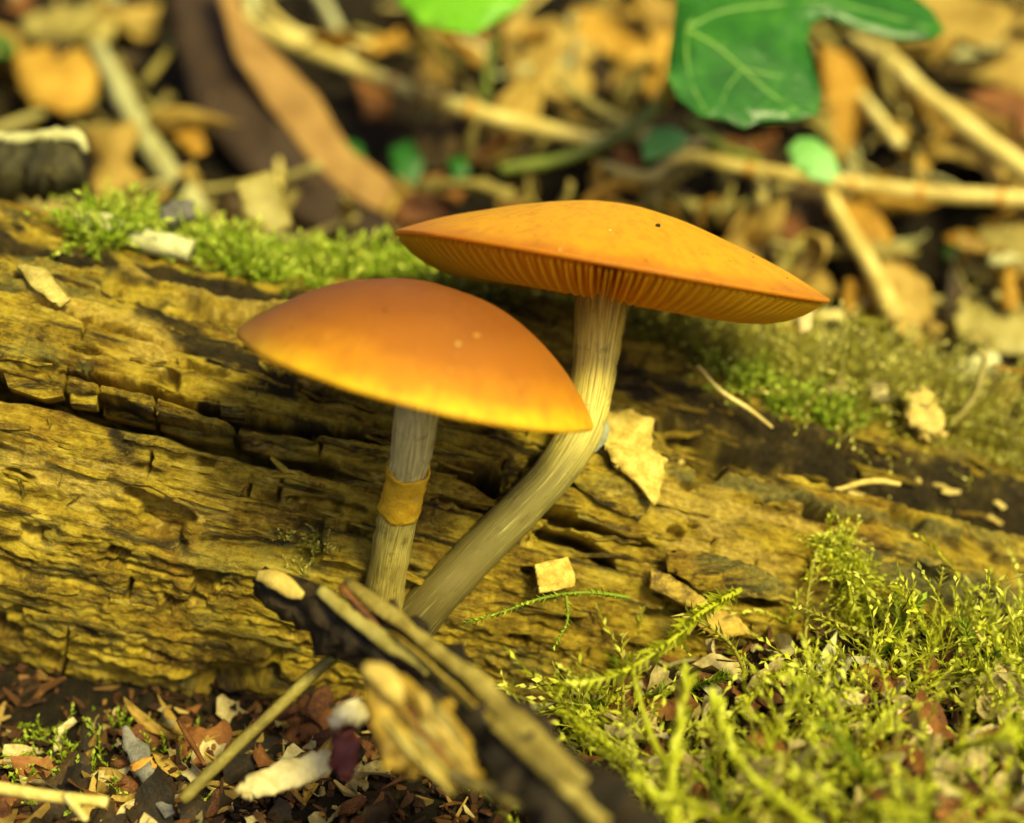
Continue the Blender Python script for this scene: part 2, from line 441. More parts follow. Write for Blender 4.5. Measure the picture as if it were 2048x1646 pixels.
# long splits in the wood: (outline, half width below, half width above, depth, undercut)
cracks = [
    (PX([(-120, 730), (0, 765), (140, 803), (300, 850), (400, 880), (500, 905), (610, 935), (740, 980)]), .085, .15, .80, .42),
    (PX([(-90, 425), (120, 462), (330, 505), (480, 550), (660, 585)]), .07, .10, .30, 0),
    (PX([(860, 950), (930, 965), (1010, 1000)]), .08, .16, .8, .4),
    (PX([(120, 735), (260, 765), (370, 805), (450, 830), (560, 850), (720, 880), (800, 905)]), .05, .10, .5, .3),
    (PX([(990, 1030), (1090, 1045), (1180, 1075), (1310, 1115)]), .045, .10, .55, .3),
    (PX([(1060, 1085), (1150, 1110), (1230, 1160)]), .05, .11, .6, .3),
    (PX([(860, 1010), (960, 1035), (1050, 1065)]), .02, .035, .30, .2),
    (PX([(420, 590), (480, 605), (540, 612)]), .035, .08, .4, .22),
    (PX([(60, 570), (200, 620), (330, 665), (430, 690)]), .03, .05, .3, .2),
    (PX([(30, 1395), (200, 1420), (300, 1455), (420, 1470)]), .06, .13, .5, .25),
    (PX([(260, 1275), (360, 1305)]), .03, .05, .35, .15),
    (PX([(180, 1110), (330, 1140), (480, 1175)]), .015, .03, .2, .1),
    (PX([(560, 1000), (660, 1010), (740, 1040)]), .015, .03, .2, .12),
    (PX([(1330, 1160), (1450, 1210), (1560, 1235)]), .035, .09, .45, .25),
    (PX([(1560, 1020), (1680, 1060), (1850, 1100)]), .015, .03, .2, .12),
]
# short cracks across the grain, between the cubes of brown rot
for (x, y, l) in [(133, 765, 40), (200, 790, 40), (312, 822, 40), (472, 868, 36), (170, 640, 30), (560, 985, 30), (640, 910, 30), (500, 985, 36), (300, 930, 30), (1230, 1010, 40), (1420, 1130, 40), (1505, 1180, 40), (140, 1290, 60), (260, 1180, 30)]:
    cracks.append((PX([(x + 4, y - l), (x - 2, y), (x - 6, y + l * .8)]), .012, .014, .22, 0.0))
ledge_top = PX([(1290, 905), (1400, 952), (1500, 985), (1620, 1012), (1760, 1040), (1900, 1068), (2200, 1125)])
ridge_l = PX([(180, 480), (280, 515), (400, 560), (520, 585), (640, 610)])
def log_disp(u, w):
    u = np.asarray(u, float); w = np.asarray(w, float)
    wob = .25 * (fbm(u * .5 + 3, w * .8 + 3, 3) - .5)
    ww = w + wob
    r = LR + .34 * (fbm(u * .35 + 60, w * .45 + 60, 3) - .5)
    # separating layers: saw-tooth ledges whose depth varies along the log
    t = ww * 1.55 + .8 * fbm(u * .22 + 11, w * .3, 2); fr = t - np.floor(t)
    amp = .12 * sstep(.42, .68, vnoise(u * .55 + np.floor(t) * 7.7, np.floor(t) * 3.3 + 5))
    r = r + amp * (np.where(fr < .88, fr / .88, (1 - fr) / .12) - .4)
    t2 = ww * 5.2 + .9 * fbm(u * .5 + 31, w * .9, 2); f2 = t2 - np.floor(t2)
    amp2 = .035 * sstep(.35, .7, vnoise(u * 1.1 + np.floor(t2) * 5.1, np.floor(t2) * 2.3 + 8))
    r = r + amp2 * (np.where(f2 < .8, f2 / .8, (1 - f2) / .2) - .4)
    r = r + .07 * (fbm(u * 1.2 + 5, ww * 10, 3) - .5) + .045 * (fbm(u * 3.5 + 2, ww * 24, 2) - .5)
    r = r + .16 * (fbm(u * 3.1 + 80, w * 4.6 + 80, 5, .6) - .5) + .05 * (fbm(u * 14 + 30, w * 18 + 80, 2) - .5)
    r = r - .22 * sstep(.2, 2.0, w) * sstep(-1.5, -4, u) * sstep(2.6, 2.2, w) * 0 - .25 * sstep(-1.0, -4.5, u) * sstep(.8, 2.6, w)
    # pits
    pit = fbm(u * 2.6 + 7, w * 4.4 + 90, 2); r = r - .22 * sstep(.70, .80, pit)
    sh = np.zeros_like(r)
    wq = w + .035 * (fbm(u * 5 + 3, w * 2, 2) - .5)
    for (P, lo, hi, dep, und) in cracks:
        A = np.array(P); mg = 2 * max(lo, hi) + .05
        mk = (u > A[:, 0].min() - mg) & (u < A[:, 0].max() + mg) & (w > A[:, 1].min() - mg) & (w < A[:, 1].max() + mg)
        if not mk.any(): continue
        d, sg, fr_ = pdist(u[mk], wq[mk], P)
        taper = np.clip(np.minimum(fr_, 1 - fr_) * 9, 0.15, 1) * (.55 + .9 * vnoise(u[mk] * 2.3 + dep * 50, dep * 31))
        wd = np.where(sg > 0, hi, lo) * taper
        p = 1 - sstep(.55, 1.0, d / (wd + 1e-6)); r[mk] = r[mk] - 1.35 * dep * p * np.clip(taper, .3, 1); sh[mk] = sh[mk] + .12 * und * p
    # hollow between the front slab and the mossy back of the log, on the right
    d, sg, fr_ = pdist(u, w, ledge_top)
    ins = sstep(.0, .10, fr_); a = np.where(sg > 0, d, -d)
    r = r - ins * .62 * sstep(0, .10, a) * (1 - sstep(.28, .75, a)) + ins * .07 * sstep(-.16, -.02, a) * (1 - sstep(0, .06, a))
    sh = sh + ins * .1 * sstep(0, .1, a) * (1 - sstep(.2, .4, a))
    d, sg, fr_ = pdist(u, w, ridge_l); r = r + .14 * np.exp(-(d / .07) ** 2) * np.clip(np.minimum(fr_, 1 - fr_) * 6, 0, 1)
    # swelling at the foot where the mushrooms grow
    c = uw(815, 1215); r = r + .10 * np.exp(-(((u - c[0]) / .8) ** 2 + ((w - c[1]) / .45) ** 2))
    return r, sh
def log_pos(u, w):
    r, sh = log_disp(u, w); th = w / LR
    u = np.asarray(u, float)
    bend = .10 * np.sin(u * .35 + 1)
    n = np.cos(th)[..., None] * E1 + np.sin(th)[..., None] * E2
    tv = -np.sin(th)[..., None] * E1 + np.cos(th)[..., None] * E2
    return LA + u[..., None] * AX + r[..., None] * n + sh[..., None] * tv + bend[..., None] * E2
def log_at(u, w, lift=0.0):
    p = log_pos(np.array([u]), np.array([w]))[0]; th = w / LR
    return p + lift * (math.cos(th) * E1 + math.sin(th) * E2)
def log_normal(w):
    th = w / LR; return math.cos(th) * E1 + math.sin(th) * E2
LU0, LU1 = -9.5, 9.5
us = np.concatenate([np.linspace(LU0, -5.6, 90)[:-1], np.arange(-5.6, 5.6, .0165), np.linspace(5.6, LU1, 90)])
half = math.pi * LR
ws = np.concatenate([np.linspace(-half, -2.6, 40)[:-1], np.arange(-2.6, 4.3, .0165), np.linspace(4.3, half, 40)[:-1]])
U, W = np.meshgrid(us, ws, indexing='ij')
LV = log_pos(U, W)
nu_, nw_ = U.shape
I = np.arange(nu_ * nw_).reshape(nu_, nw_); I2 = np.concatenate([I, I[:, :1]], 1)
Q = np.stack([I2[:-1, :-1], I2[1:, :-1], I2[1:, 1:], I2[:-1, 1:]], -1).reshape(-1, 4)
me = mesh_np('wood', LV.reshape(-1, 3), Q)
a = me.attributes.new('uw', 'FLOAT_VECTOR', 'POINT')
a.data.foreach_set('vector', np.stack([U, W, np.zeros_like(U)], -1).astype(np.float32).ravel())
def stain_or_highlight(pts, rad, soft=.5, nz=.6):
    d, _, fr_ = pdist(U, W, PX(pts)) if len(pts) > 1 else (np.hypot(U - PX(pts)[0][0], W - PX(pts)[0][1]), 0, 0)
    d = d + nz * rad * (fbm(U * 4 + rad * 9, W * 7, 3) - .5) * 2
    return 1 - sstep(rad * (1 - soft), rad, d)
wet = np.zeros_like(U); pale = np.zeros_like(U); gg = np.zeros_like(U)
for pts, rr in [([(-60, 420), (120, 455), (330, 500), (480, 545), (640, 575), (760, 590)], .34), ([(300, 590), (380, 640), (450, 690)], .20),
                ([(490, 700), (570, 760)], .16), ([(400, 800), (520, 840), (620, 850)], .06), ([(1260, 760), (1400, 830), (1600, 900), (1800, 960), (2100, 1010)], .30),
                ([(1400, 940), (1700, 1010), (2100, 1070)], .14), ([(230, 860), (260, 890)], .10), ([(180, 1235), (200, 1260)], .05), ([(1850, 1180), (2000, 1230)], .22)]:
    wet = np.maximum(wet, stain_or_highlight(pts, rr))
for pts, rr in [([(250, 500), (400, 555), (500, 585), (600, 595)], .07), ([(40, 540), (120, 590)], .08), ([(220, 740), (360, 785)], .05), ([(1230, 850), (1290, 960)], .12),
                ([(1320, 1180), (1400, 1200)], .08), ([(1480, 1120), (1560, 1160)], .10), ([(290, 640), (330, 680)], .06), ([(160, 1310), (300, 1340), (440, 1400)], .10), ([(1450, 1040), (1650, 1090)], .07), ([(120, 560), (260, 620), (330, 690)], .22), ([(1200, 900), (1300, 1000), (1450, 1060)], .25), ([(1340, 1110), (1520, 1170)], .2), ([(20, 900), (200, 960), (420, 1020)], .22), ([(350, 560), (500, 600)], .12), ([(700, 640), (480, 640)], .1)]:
    pale = np.maximum(pale, stain_or_highlight(pts, rr, .8, .9) * .7)  # pale wood, with highlights of the brightly lit log areas painted in
for pts, rr in [([(1340, 960), (1600, 1030), (1900, 1090)], .07), ([(1680, 1130), (1900, 1180), (2100, 1230)], .22), ([(170, 725)], .08), ([(290, 1260)], .05), ([(60, 470), (200, 520)], .12), ([(540, 1080), (620, 1090)], .12)]:
    gg = np.maximum(gg, stain_or_highlight(pts, rr) * .7)
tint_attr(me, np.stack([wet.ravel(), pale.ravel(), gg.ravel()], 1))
base = LA - np.array([0, 0, LR])
logr = root('rotting_log', base, 'rotting yellow brown log with long black cracks behind the mushrooms', 'log')
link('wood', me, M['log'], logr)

# wood pieces that can be told apart on the log
def sliver_mesh(seed, L=1.0, Wd=.06, Hh=.035):
    r_ = np.random.default_rng(seed); V = []; F = []; n = 6
    for i in range(n + 1):
        t = i / n; k = (math.sin(math.pi * min(max(t, .06), .96))) ** .45
        yo = .05 * (r_.random() - .5); zo = .03 * (r_.random() - .5) + .02 * (t - .5) ** 2
        for (a_, b_) in ((-1, -.6), (1, -.6), (.75, .8), (-.75, 1.0)):
            V.append(((t - .5) * L, yo + a_ * Wd * .5 * k * (.75 + .5 * r_.random()), zo + b_ * Hh * .5 * (.6 + .8 * r_.random())))
    for i in range(n):
        for j in range(4): F.append((i*4 + j, i*4 + (j+1) % 4, i*4 + 4 + (j+1) % 4, i*4 + 4 + j))
    F += [(3, 2, 1, 0), (n*4, n*4+1, n*4+2, n*4+3)]
    return mesh_from('wood_sliver', V, F, False)
sl = [sliver_mesh(100 + k) for k in range(10)]
for me_ in sl: me_.materials.append(M['logpiece'])
def on_log(name, me_, u, w, spin=0.0, lift=0.0, scale=(1, 1, 1), tilt=0.0, parent=logr):
    n = log_normal(w); p = log_at(u, w, lift)
    x = AX; y = np.cross(n, x)
    m_ = Matrix(((x[0], y[0], n[0], p[0]), (x[1], y[1], n[1], p[1]), (x[2], y[2], n[2], p[2]), (0, 0, 0, 1)))
    m_ = m_ @ Matrix.Rotation(spin, 4, 'Z') @ Matrix.Rotation(tilt, 4, 'Y') @ Matrix.Diagonal((*scale, 1))
    o = bpy.data.objects.new(name, me_); col.objects.link(o)
    if parent is not None: o.parent = parent; m_ = Matrix.Translation(-parent.location) @ m_
    o.matrix_basis = m_
    return o
r_ = np.random.default_rng(5)
for k in range(190):
    u = r_.uniform(-5.2, 5.2); w = r_.uniform(-1.1, 2.6)
    on_log('wood_sliver', sl[k % 10], u, w, r_.normal(0, .09), r_.uniform(-.01, .025), (r_.uniform(.25, 1.1), r_.uniform(.5, 1.5), r_.uniform(.6, 1.5)), r_.normal(0, .05))
for k in range(46):
    px = r_.uniform(1300, 2060); py = 800 + (px - 1300) * .22 + r_.uniform(0, 130); q = uw(px, py)
    on_log('wood_sliver', sl[k % 10], q[0], q[1], r_.normal(0, .22), r_.uniform(0, .03), (r_.uniform(.2, .8), r_.uniform(.5, 1.4), r_.uniform(.6, 1.5)), r_.normal(0, .08))
# rot cubes above the long crack
def block_mesh(pxs, d0, h, seed):
    P = [uw(x, y) for x, y in pxs]; V = []; F = []; n = len(P)
    c = np.mean(P, 0); r2 = np.random.default_rng(seed)
    for k, (lift, sc) in enumerate(((-.25, 1.0), (d0 + h * .7, 1.0), (d0 + h, .86))):
        for p in P:
            q = c + (p - c) * sc; V.append(log_at(q[0], q[1], 0) * 0 + LA + q[0] * AX + (LR + lift + r2.normal(0, .008)) * log_normal(q[1]) + .10 * math.sin(q[0] * .35 + 1) * E2)
    for k in range(2):
        for j in range(n): F.append((k*n + j, k*n + (j+1) % n, (k+1)*n + (j+1) % n, (k+1)*n + j))
    F.append(tuple(range(2*n, 3*n)))
    return mesh_from('wood_block', V, F, False)
def mid_r(pxs):
    c = np.mean([uw(x, y) for x, y in pxs], 0); return float(log_disp(np.array([c[0]]), np.array([c[1]]))[0][0]) - LR
for k, pxs in enumerate([[(8, 722), (70, 730), (126, 748), (128, 782), (90, 788), (20, 762)], [(140, 752), (196, 768), (194, 806), (142, 798)],
                         [(206, 772), (306, 800), (306, 838), (204, 812)], [(320, 802), (462, 838), (466, 882), (380, 868), (318, 842)],
                         [(480, 842), (600, 868), (650, 890), (640, 922), (560, 915), (482, 888)], [(440, 792), (492, 806), (490, 832), (442, 824)]]):
    V_ = block_mesh(pxs, mid_r(pxs), .03, 40 + k); link('wood_block', V_, M['logpiece'], logr)
# the bright flake of wood behind the tall mushroom, and crumbling plates lower right
for k, (pxs, mt, lf) in enumerate([([(1215, 818), (1262, 822), (1306, 845), (1300, 872), (1298, 905), (1332, 925), (1326, 960), (1312, 1012), (1285, 985), (1262, 955), (1230, 935), (1205, 890)], 'flakewood', .10),
                                   ([(1330, 1100), (1420, 1105), (1500, 1130), (1572, 1165), (1560, 1200), (1480, 1195), (1400, 1180), (1335, 1140)], 'logpiece', .06),
                                   ([(1300, 1140), (1340, 1150), (1420, 1205), (1410, 1230), (1350, 1200), (1300, 1175)], 'flakewood', .06),
                                   ([(1390, 1215), (1470, 1225), (1500, 1265), (1440, 1280), (1395, 1250)], 'splitor', .05),
                                   ([(1010, 920), (1060, 905), (1030, 980), (1000, 985)], 'logpiece', .05),
                                   ([(1160, 900), (1240, 930), (1300, 1010), (1280, 1040), (1200, 1010), (1140, 960)], 'logpiece', .05),
                                   ([(30, 530), (90, 545), (140, 600), (120, 615), (60, 575)], 'split', .04)]):
    cc = np.mean([uw(x, y) for x, y in pxs], 0)
    V_, F_ = poly_plate(pxs, log_at(cc[0], cc[1], lf + .03), log_normal(cc[1]), bulge=.05, cuts=3, rag=.05, seed=k + 3, crinkle=.3)
    link('wood_flake', mesh_from('wood_flake', V_, F_), M[mt], logr, thick=.035)

# ------------------------------------------------------------------ mushrooms
def cap_mat(name, stops, side):
    m, nt, b = nodes_mat(name, .55, .2)
    tc = N(nt, 'ShaderNodeTexCoord')
    a = N(nt, 'ShaderNodeAttribute', attribute_name='tint')       # r: distance from the crown, g: browner side of the cap
    sep = N(nt, 'ShaderNodeSeparateColor'); nt.links.new(a.outputs['Color'], sep.inputs[0])
    nz = noise(nt, tc.outputs['Object'], 2.0, 5, .6); fn = noise(nt, tc.outputs['Object'], 30, 3, .6)
    v = math_n(nt, 'ADD', sep.outputs[0], math_n(nt, 'MULTIPLY', math_n(nt, 'SUBTRACT', nz, .5), .22))
    c = ramp(nt, v, stops)
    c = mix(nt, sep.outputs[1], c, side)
    c = mix(nt, sep.outputs[2], c, (.42, .17, .008))
    dots = ramp(nt, noise(nt, tc.outputs['Object'], 7, 4, .7), [(.60, (0, 0, 0)), (.72, (.5, .5, .5))])
    ra = N(nt, 'ShaderNodeAttribute', attribute_name='rad')
    rn = noise(nt, ra.outputs['Vector'], 16, 5, .7)
    c = mix(nt, ramp(nt, rn, [(.45, (0, 0, 0)), (.75, (.55, .55, .55))]), c, (.25, .09, .010))
    c = mix(nt, math_n(nt, 'MULTIPLY', fn, .25), c, (.30, .12, .02))
    c = mix(nt, dots, c, (.26, .10, .012))
    nt.links.new(c, b.inputs['Base Color'])
    b.inputs['Subsurface Weight'].default_value = .5
    b.inputs['Subsurface Radius'].default_value = (.5, .30, .05)
    b.inputs['Subsurface Scale'].default_value = .8
    bump(nt, b, math_n(nt, 'ADD', fn, rn), .22, .02)
    return m
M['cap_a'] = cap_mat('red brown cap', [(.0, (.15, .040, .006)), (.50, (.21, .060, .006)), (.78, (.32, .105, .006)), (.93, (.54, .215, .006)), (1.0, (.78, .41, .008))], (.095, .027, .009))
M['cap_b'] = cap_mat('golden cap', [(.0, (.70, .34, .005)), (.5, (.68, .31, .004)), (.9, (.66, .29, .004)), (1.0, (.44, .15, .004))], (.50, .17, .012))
m, nt, b = nodes_mat('gill', .6, .2); b.inputs['Base Color'].default_value = (.88, .56, .02, 1)
tr = N(nt, 'ShaderNodeBsdfTranslucent'); tr.inputs[0].default_value = (.92, .62, .03, 1)
ms = N(nt, 'ShaderNodeMixShader'); ms.inputs[0].default_value = .6
nt.links.new(b.outputs[0], ms.inputs[1]); nt.links.new(tr.outputs[0], ms.inputs[2]); nt.links.new(ms.outputs[0], nt.nodes['Material Output'].inputs[0])
M['gill'] = m
def stem_mat(name, stops):
    m, nt, b = nodes_mat(name, .6, .3)
    a = N(nt, 'ShaderNodeAttribute', attribute_name='uw')        # x along the stem (0 foot, 1 top), y round it
    sep = N(nt, 'ShaderNodeSeparateXYZ'); nt.links.new(a.outputs['Vector'], sep.inputs[0])
    fib = noise(nt, a.outputs['Vector'], 1.0, 4, .6, (7, 26, 1)); bl = noise(nt, a.outputs['Vector'], 1.0, 4, .6, (14, 6, 1))
    blot = noise(nt, a.outputs['Vector'], 1.0, 5, .7, (22, 5, 1))
    v = math_n(nt, 'ADD', sep.outputs[0], math_n(nt, 'MULTIPLY', math_n(nt, 'SUBTRACT', bl, .5), .05))
    c = ramp(nt, v, stops)
    c = mix(nt, ramp(nt, fib, [(.34, (.85, .85, .85)), (.56, (0, 0, 0))]), c, (.17, .125, .028))
    c = mix(nt, ramp(nt, fib, [(.58, (0, 0, 0)), (.76, (.65, .65, .65))]), c, (.80, .68, .22))
    c = mix(nt, ramp(nt, blot, [(.55, (0, 0, 0)), (.68, (.6, .6, .6))]), c, (.12, .085, .02))
    nt.links.new(c, b.inputs['Base Color']); bump(nt, b, fib, .55, .025)
    b.inputs['Subsurface Weight'].default_value = .15; b.inputs['Subsurface Radius'].default_value = (.2, .15, .06); b.inputs['Subsurface Scale'].default_value = .3
    return m
M['stem_a'] = stem_mat('pale short stem', [(.0, (.22, .16, .03)), (.2, (.40, .32, .06)), (.52, (.52, .43, .09)), (.62, (.70, .60, .22)), (1.0, (.74, .62, .22))])
M['stem_b'] = stem_mat('fibrous long stem', [(.0, (.08, .06, .018)), (.15, (.13, .105, .024)), (.50, (.22, .19, .04)), (.66, (.72, .60, .12)), (.86, (.70, .50, .06)), (.93, (.55, .29, .02))])  # lit patch below the cap and shade above and under it are painted in
M['ring'] = litter_mat('orange ring zone', (.58, .31, .010), (.78, .47, .016), (.86, .58, .05), scale=7, rough=.6)

def cap_axis(roll, elev):
    """roll: degrees clockwise in view, elev: degrees its upper side turns to the viewer"""
    a, e = R(roll), R(elev)
    return nrm(math.cos(e) * (math.sin(a) * RIGHT + math.cos(a) * UP) - math.sin(e) * FWD)
def mushroom(label, c, axis, CR, H, pw, stem, smat, cmat, gd, ngill, brown_dir, specks, ring=None, rimwave=.02, seed=0, brown=(-.05, .85)):
    """c: centre of the rim; stem rows (x, y, z, r) foot to top"""
    foot = np.array(stem[0][:3])
    rt = root('mushroom', foot, label, 'mushroom')
    n = axis; x = nrm(np.cross(n, FWD)); y = np.cross(n, x)
    NR, NS = 34, 120
    top = lambda q: H * (1 - q ** pw[0]) ** pw[1]
    V = []; F = []; T = []
    prof = [(q, top(q), 0) for q in np.sin(np.linspace(0.0, math.pi / 2, NR))]
    prof += [(1.004, -.018, 0), (.995, -.040, 1), (.96, -.035, 1)] + [(q, max(top(q) - .22 * (1 - q) - .08, -.03), 1) for q in np.linspace(.9, .05, 10)]
    bd = nrm(brown_dir)
    for (q, z, under) in prof:
        for j in range(NS):
            th = 2 * math.pi * j / NS
            wv = 1 + rimwave * q ** 3 * (math.sin(3 * th + seed) + .6 * math.sin(5 * th + 2 * seed) + .3 * math.sin(11 * th))
            wv += .007 * q ** 4 * (2 * float(vnoise(math.cos(th) * 7 + 20 + seed, math.sin(th) * 7 + 20)) - 1)
            z_n = .035 * (float(fbm(q * math.cos(th) * 2.2 + 30 + seed, q * math.sin(th) * 2.2 + 30, 3)) - .5) * (1 - under) * min(1, (1.02 - q) * 6)
            zz = z + z_n + 2.2 * rimwave * CR * q ** 4 * math.sin(2 * th + seed * 1.3) * .5
            d = math.cos(th) * x + math.sin(th) * y
            V.append(c + q * CR * wv * d + zz * n)
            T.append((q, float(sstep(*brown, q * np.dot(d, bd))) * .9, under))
    for i in range(len(prof) - 1):
        for j in range(NS): F.append((i*NS + j, i*NS + (j+1) % NS, (i+1)*NS + (j+1) % NS, (i+1)*NS + j))
    me = mesh_np('cap', V, F); tint_attr(me, T)
    av = me.attributes.new('rad', 'FLOAT_VECTOR', 'POINT'); thv = 2 * math.pi * np.arange(NS) / NS
    av.data.foreach_set('vector', np.stack([np.tile(np.cos(thv), len(prof)) * np.repeat([.35 + .65 * q_[0] for q_ in prof], NS), np.tile(np.sin(thv), len(prof)) * np.repeat([.35 + .65 * q_[0] for q_ in prof], NS), np.repeat([.2 * q_[0] for q_ in prof], NS)], 1).astype(np.float32).ravel())
    cap = link('cap', me, M[cmat], rt)
    # gills: thin plates under the cap
    def gill_mesh(q0, q1, dp):
        gv = []; gf = []; k = 12; th = .008
        for i in range(k + 1):
            q = q0 + (q1 - q0) * i / k
            zt = top(q) - .22 * (1 - q) - .07 if q < .93 else -.03
            zb = -gd * dp * (max(math.sin(math.pi * min(1, (1 - q) / .80) ** .80), 0) ** 1.0 if q < 1 else 0) - .022
            for s in (-1, 1):
                gv.append((q * CR, s * th, max(zt, zb + .01))); gv.append((q * CR, s * th * .5, zb))
        for i in range(k):
            a = i * 4; b_ = a + 4
            gf += [(a, a+1, b_+1, b_), (a+2, b_+2, b_+3, a+3), (a+1, a+3, b_+3, b_+1)]
        return mesh_from('gill', gv, gf)
    G = [gill_mesh(.10, .975, 1.0), gill_mesh(.52, .975, .85)]
    for g_ in G: g_.materials.append(M['gill'])
    for k in range(ngill):
        th = 2 * math.pi * k / ngill + .004 * math.sin(k * 2.1)
        d = math.cos(th) * x + math.sin(th) * y; e = np.cross(n, d)
        zz = 2.2 * rimwave * CR * .8 * math.sin(2 * th + seed * 1.3) * .5
        p = c + n * zz
        m_ = Matrix(((d[0], e[0], n[0], p[0]), (d[1], e[1], n[1], p[1]), (d[2], e[2], n[2], p[2]), (0, 0, 0, 1)))
        o = bpy.data.objects.new('gill', G[k % 2]); col.objects.link(o); o.parent = cap
        o.matrix_basis = m_
    # stem
    n_, sg = 60, 40
    SV, SF = tube(stem, n_, sg, rough=.05, seed=seed, freq=2)
    me = mesh_from('stem', SV, SF)
    uvv = np.zeros((len(SV), 3), np.float32)
    ii = np.repeat(np.arange(n_), sg) / (n_ - 1); jj = np.tile(np.arange(sg), n_) / sg
    uvv[:, 0] = ii; uvv[:, 1] = np.abs(jj - .5) * 2
    a = me.attributes.new('uw', 'FLOAT_VECTOR', 'POINT'); a.data.foreach_set('vector', uvv.ravel())
    st = link('stem', me, M[smat], rt)
    if ring:
        P = spline(stem, 60); i0, i1 = int(ring[0] * 59), int(ring[1] * 59)
        rows = P[i0:i1 + 1].copy(); k = np.linspace(0, 1, len(rows)); rows[:, 3] *= 1.01 + .07 * np.exp(-((k - 1) / .10) ** 2)
        RV, RF = tube(rows, 14, 40, rough=.07, seed=4, caps=False, freq=3)
        Pd = nrm(rows[-1, :3] - rows[0, :3]); jag = np.tile(vnoise(np.arange(40) * .9 + 3, 5.0) - .5, 14) * np.repeat(np.abs(np.linspace(-1, 1, 14)), 40)
        RV = RV + np.outer(jag * .05, Pd)
        link('ring', mesh_from('ring', RV, RF), M['ring'], st, thick=.02)
    r8 = np.random.default_rng(seed + 50)
    mid = c - FWD * 14.0
    pc = np.array([1024 + (c @ RIGHT) * DIST / (S * (DIST + c @ FWD)), 823 - (c @ UP) * DIST / (S * (DIST + c @ FWD))])
    ra = math.degrees(math.atan2(axis @ RIGHT, axis @ UP)); er = np.array([math.cos(R(ra)), math.sin(R(ra))]); eu = np.array([math.sin(R(ra)), -math.cos(R(ra))])
    for _ in range(26):
        q = pc + er * r8.uniform(-.85, .85) * CR / S * .95 + eu * r8.uniform(-.02, .8) * H / S * .8
        specks = specks + [(q[0], q[1], r8.uniform(.004, .010), ['woodchip', 'rust', 'dark', 'cream'][r8.integers(4)])]
    for k, (px, py, rr, mt) in enumerate(specks):
        # a speck sits on the near side of the cap's dome
        d = ray(px, py); t = DIST - 3
        hit_ = False
        for _ in range(1400):
            p = CAM + t * d - c; h = p @ n; q = math.sqrt(max(p @ p - h * h, 0)) / CR
            if q < 1 and h < top(q) + .005 and h > -.03: hit_ = True; break
            t += .004
        if not hit_: continue
        bm = bmesh.new(); bmesh.ops.create_icosphere(bm, subdivisions=1 if rr < .0105 else 2, radius=rr)
        for v in bm.verts: v.co *= 1 + .3 * (random.random() - .5); v.co.z *= .7
        me = bpy.data.meshes.new('speck'); bm.to_mesh(me); bm.free(); me.transform(Matrix.Translation(c + p))
        link('speck', me, M[mt], cap)
    return rt

pxs = lambda L: [np.r_[at(x, y, d), r] for (x, y, d, r) in L]
cA = at(836, 753, -.80)
mushroom('shorter mushroom with red brown domed cap and orange band round its stem', cA, cap_axis(15.6, 7.5), 1.445, .74, (2.15, .92),
         pxs([(764, 1230, .42, .20), (770, 1180, .26, .172), (790, 1060, -.10, .168), (812, 960, -.42, .160), (828, 870, -.68, .172), (838, 790, -.82, .180), (842, 740, -.88, .17)]),
         'stem_a', 'cap_a', .03, 120, -RIGHT * .85 + FWD * .75, [(916, 688, .022, 'woodchip'), (952, 672, .03, 'orange'), (770, 620, .012, 'dark'), (960, 820, .018, 'cream')],
         ring=(.47, .645), rimwave=.012, seed=2, brown=(-.45, .85))
cB = at(1220, 530, .68)
mushroom('taller mushroom with wide golden orange cap, gills showing and curved stem', cB, cap_axis(8.9, 4.5), 1.915, .54, (1.75, 1.02),
         pxs([(815, 1255, .52, .23), (855, 1212, .36, .20), (950, 1110, .32, .185), (1050, 1010, .34, .182), (1120, 930, .36, .180), (1165, 850, .42, .185), (1185, 760, .48, .19), (1196, 670, .56, .215), (1203, 600, .63, .235), (1207, 545, .68, .25)]),
         'stem_b', 'cap_b', .29, 216, -RIGHT * .95 - FWD * .0, [(1316, 451, .022, 'dark'), (1035, 455, .012, 'rust'), (960, 455, .010, 'rust'), (1220, 460, .012, 'woodchip'), (1120, 500, .012, 'woodchip'), (880, 450, .01, 'woodchip')],
         rimwave=.010, seed=5, brown=(.55, 1.1))

MARKS_F = [((300, 1540), 'by the grey grass stalk'), ((570, 1550), 'by the long cream wood chip'), ((80, 1590), 'by the flat pale straw'), ((690, 1490), 'by the maroon seed case'), ((960, 1290), 'by the foot of the long stem'),
           ((1110, 1340), 'under the square wood chip'), ((1360, 1500), 'by the tall upright moss shoot'), ((1860, 1480), 'by the pinkish leaf chip'), ((1530, 1600), 'by the sprawling moss shoot'), ((1590, 1400), 'by the star shaped moss tip'), ((440, 1490), 'by the thin olive stalk'), ((1990, 1600), 'by the crumpled ochre leaf'), ((1230, 1420), 'by the arching moss shoot')]
MARKS_B = [((110, 160), 'by the ochre squarish scrap'), ((280, 260), 'by the sage green stalk'), ((560, 250), 'by the long folded leaf'), ((760, 160), 'under the long straw'), ((930, 20), 'by the lime green leaf'), ((1080, 120), 'by the tan crumpled leaf'), ((900, 340), 'in the dark gap behind the golden cap'),
           ((1480, 120), 'around the ivy leaf'), ((1630, 320), 'by the mint green leaf'), ((1850, 390), 'along the jointed straw'), ((1900, 200), 'by the stout whitish stem'), ((1950, 80), 'by the large tan leaf'), ((1800, 620), 'behind the arching moss shoot'), ((2000, 660), 'behind the hooked tendril'), ((60, 40), 'by the beige curled leaf'), ((1250, 70), 'by the broad ochre leaf'), ((1450, 380), 'behind the golden cap')]
def mark(marks, px, py):
    return min(marks, key=lambda q: (q[0][0] - px) ** 2 + (q[0][1] - py) ** 2)[1]
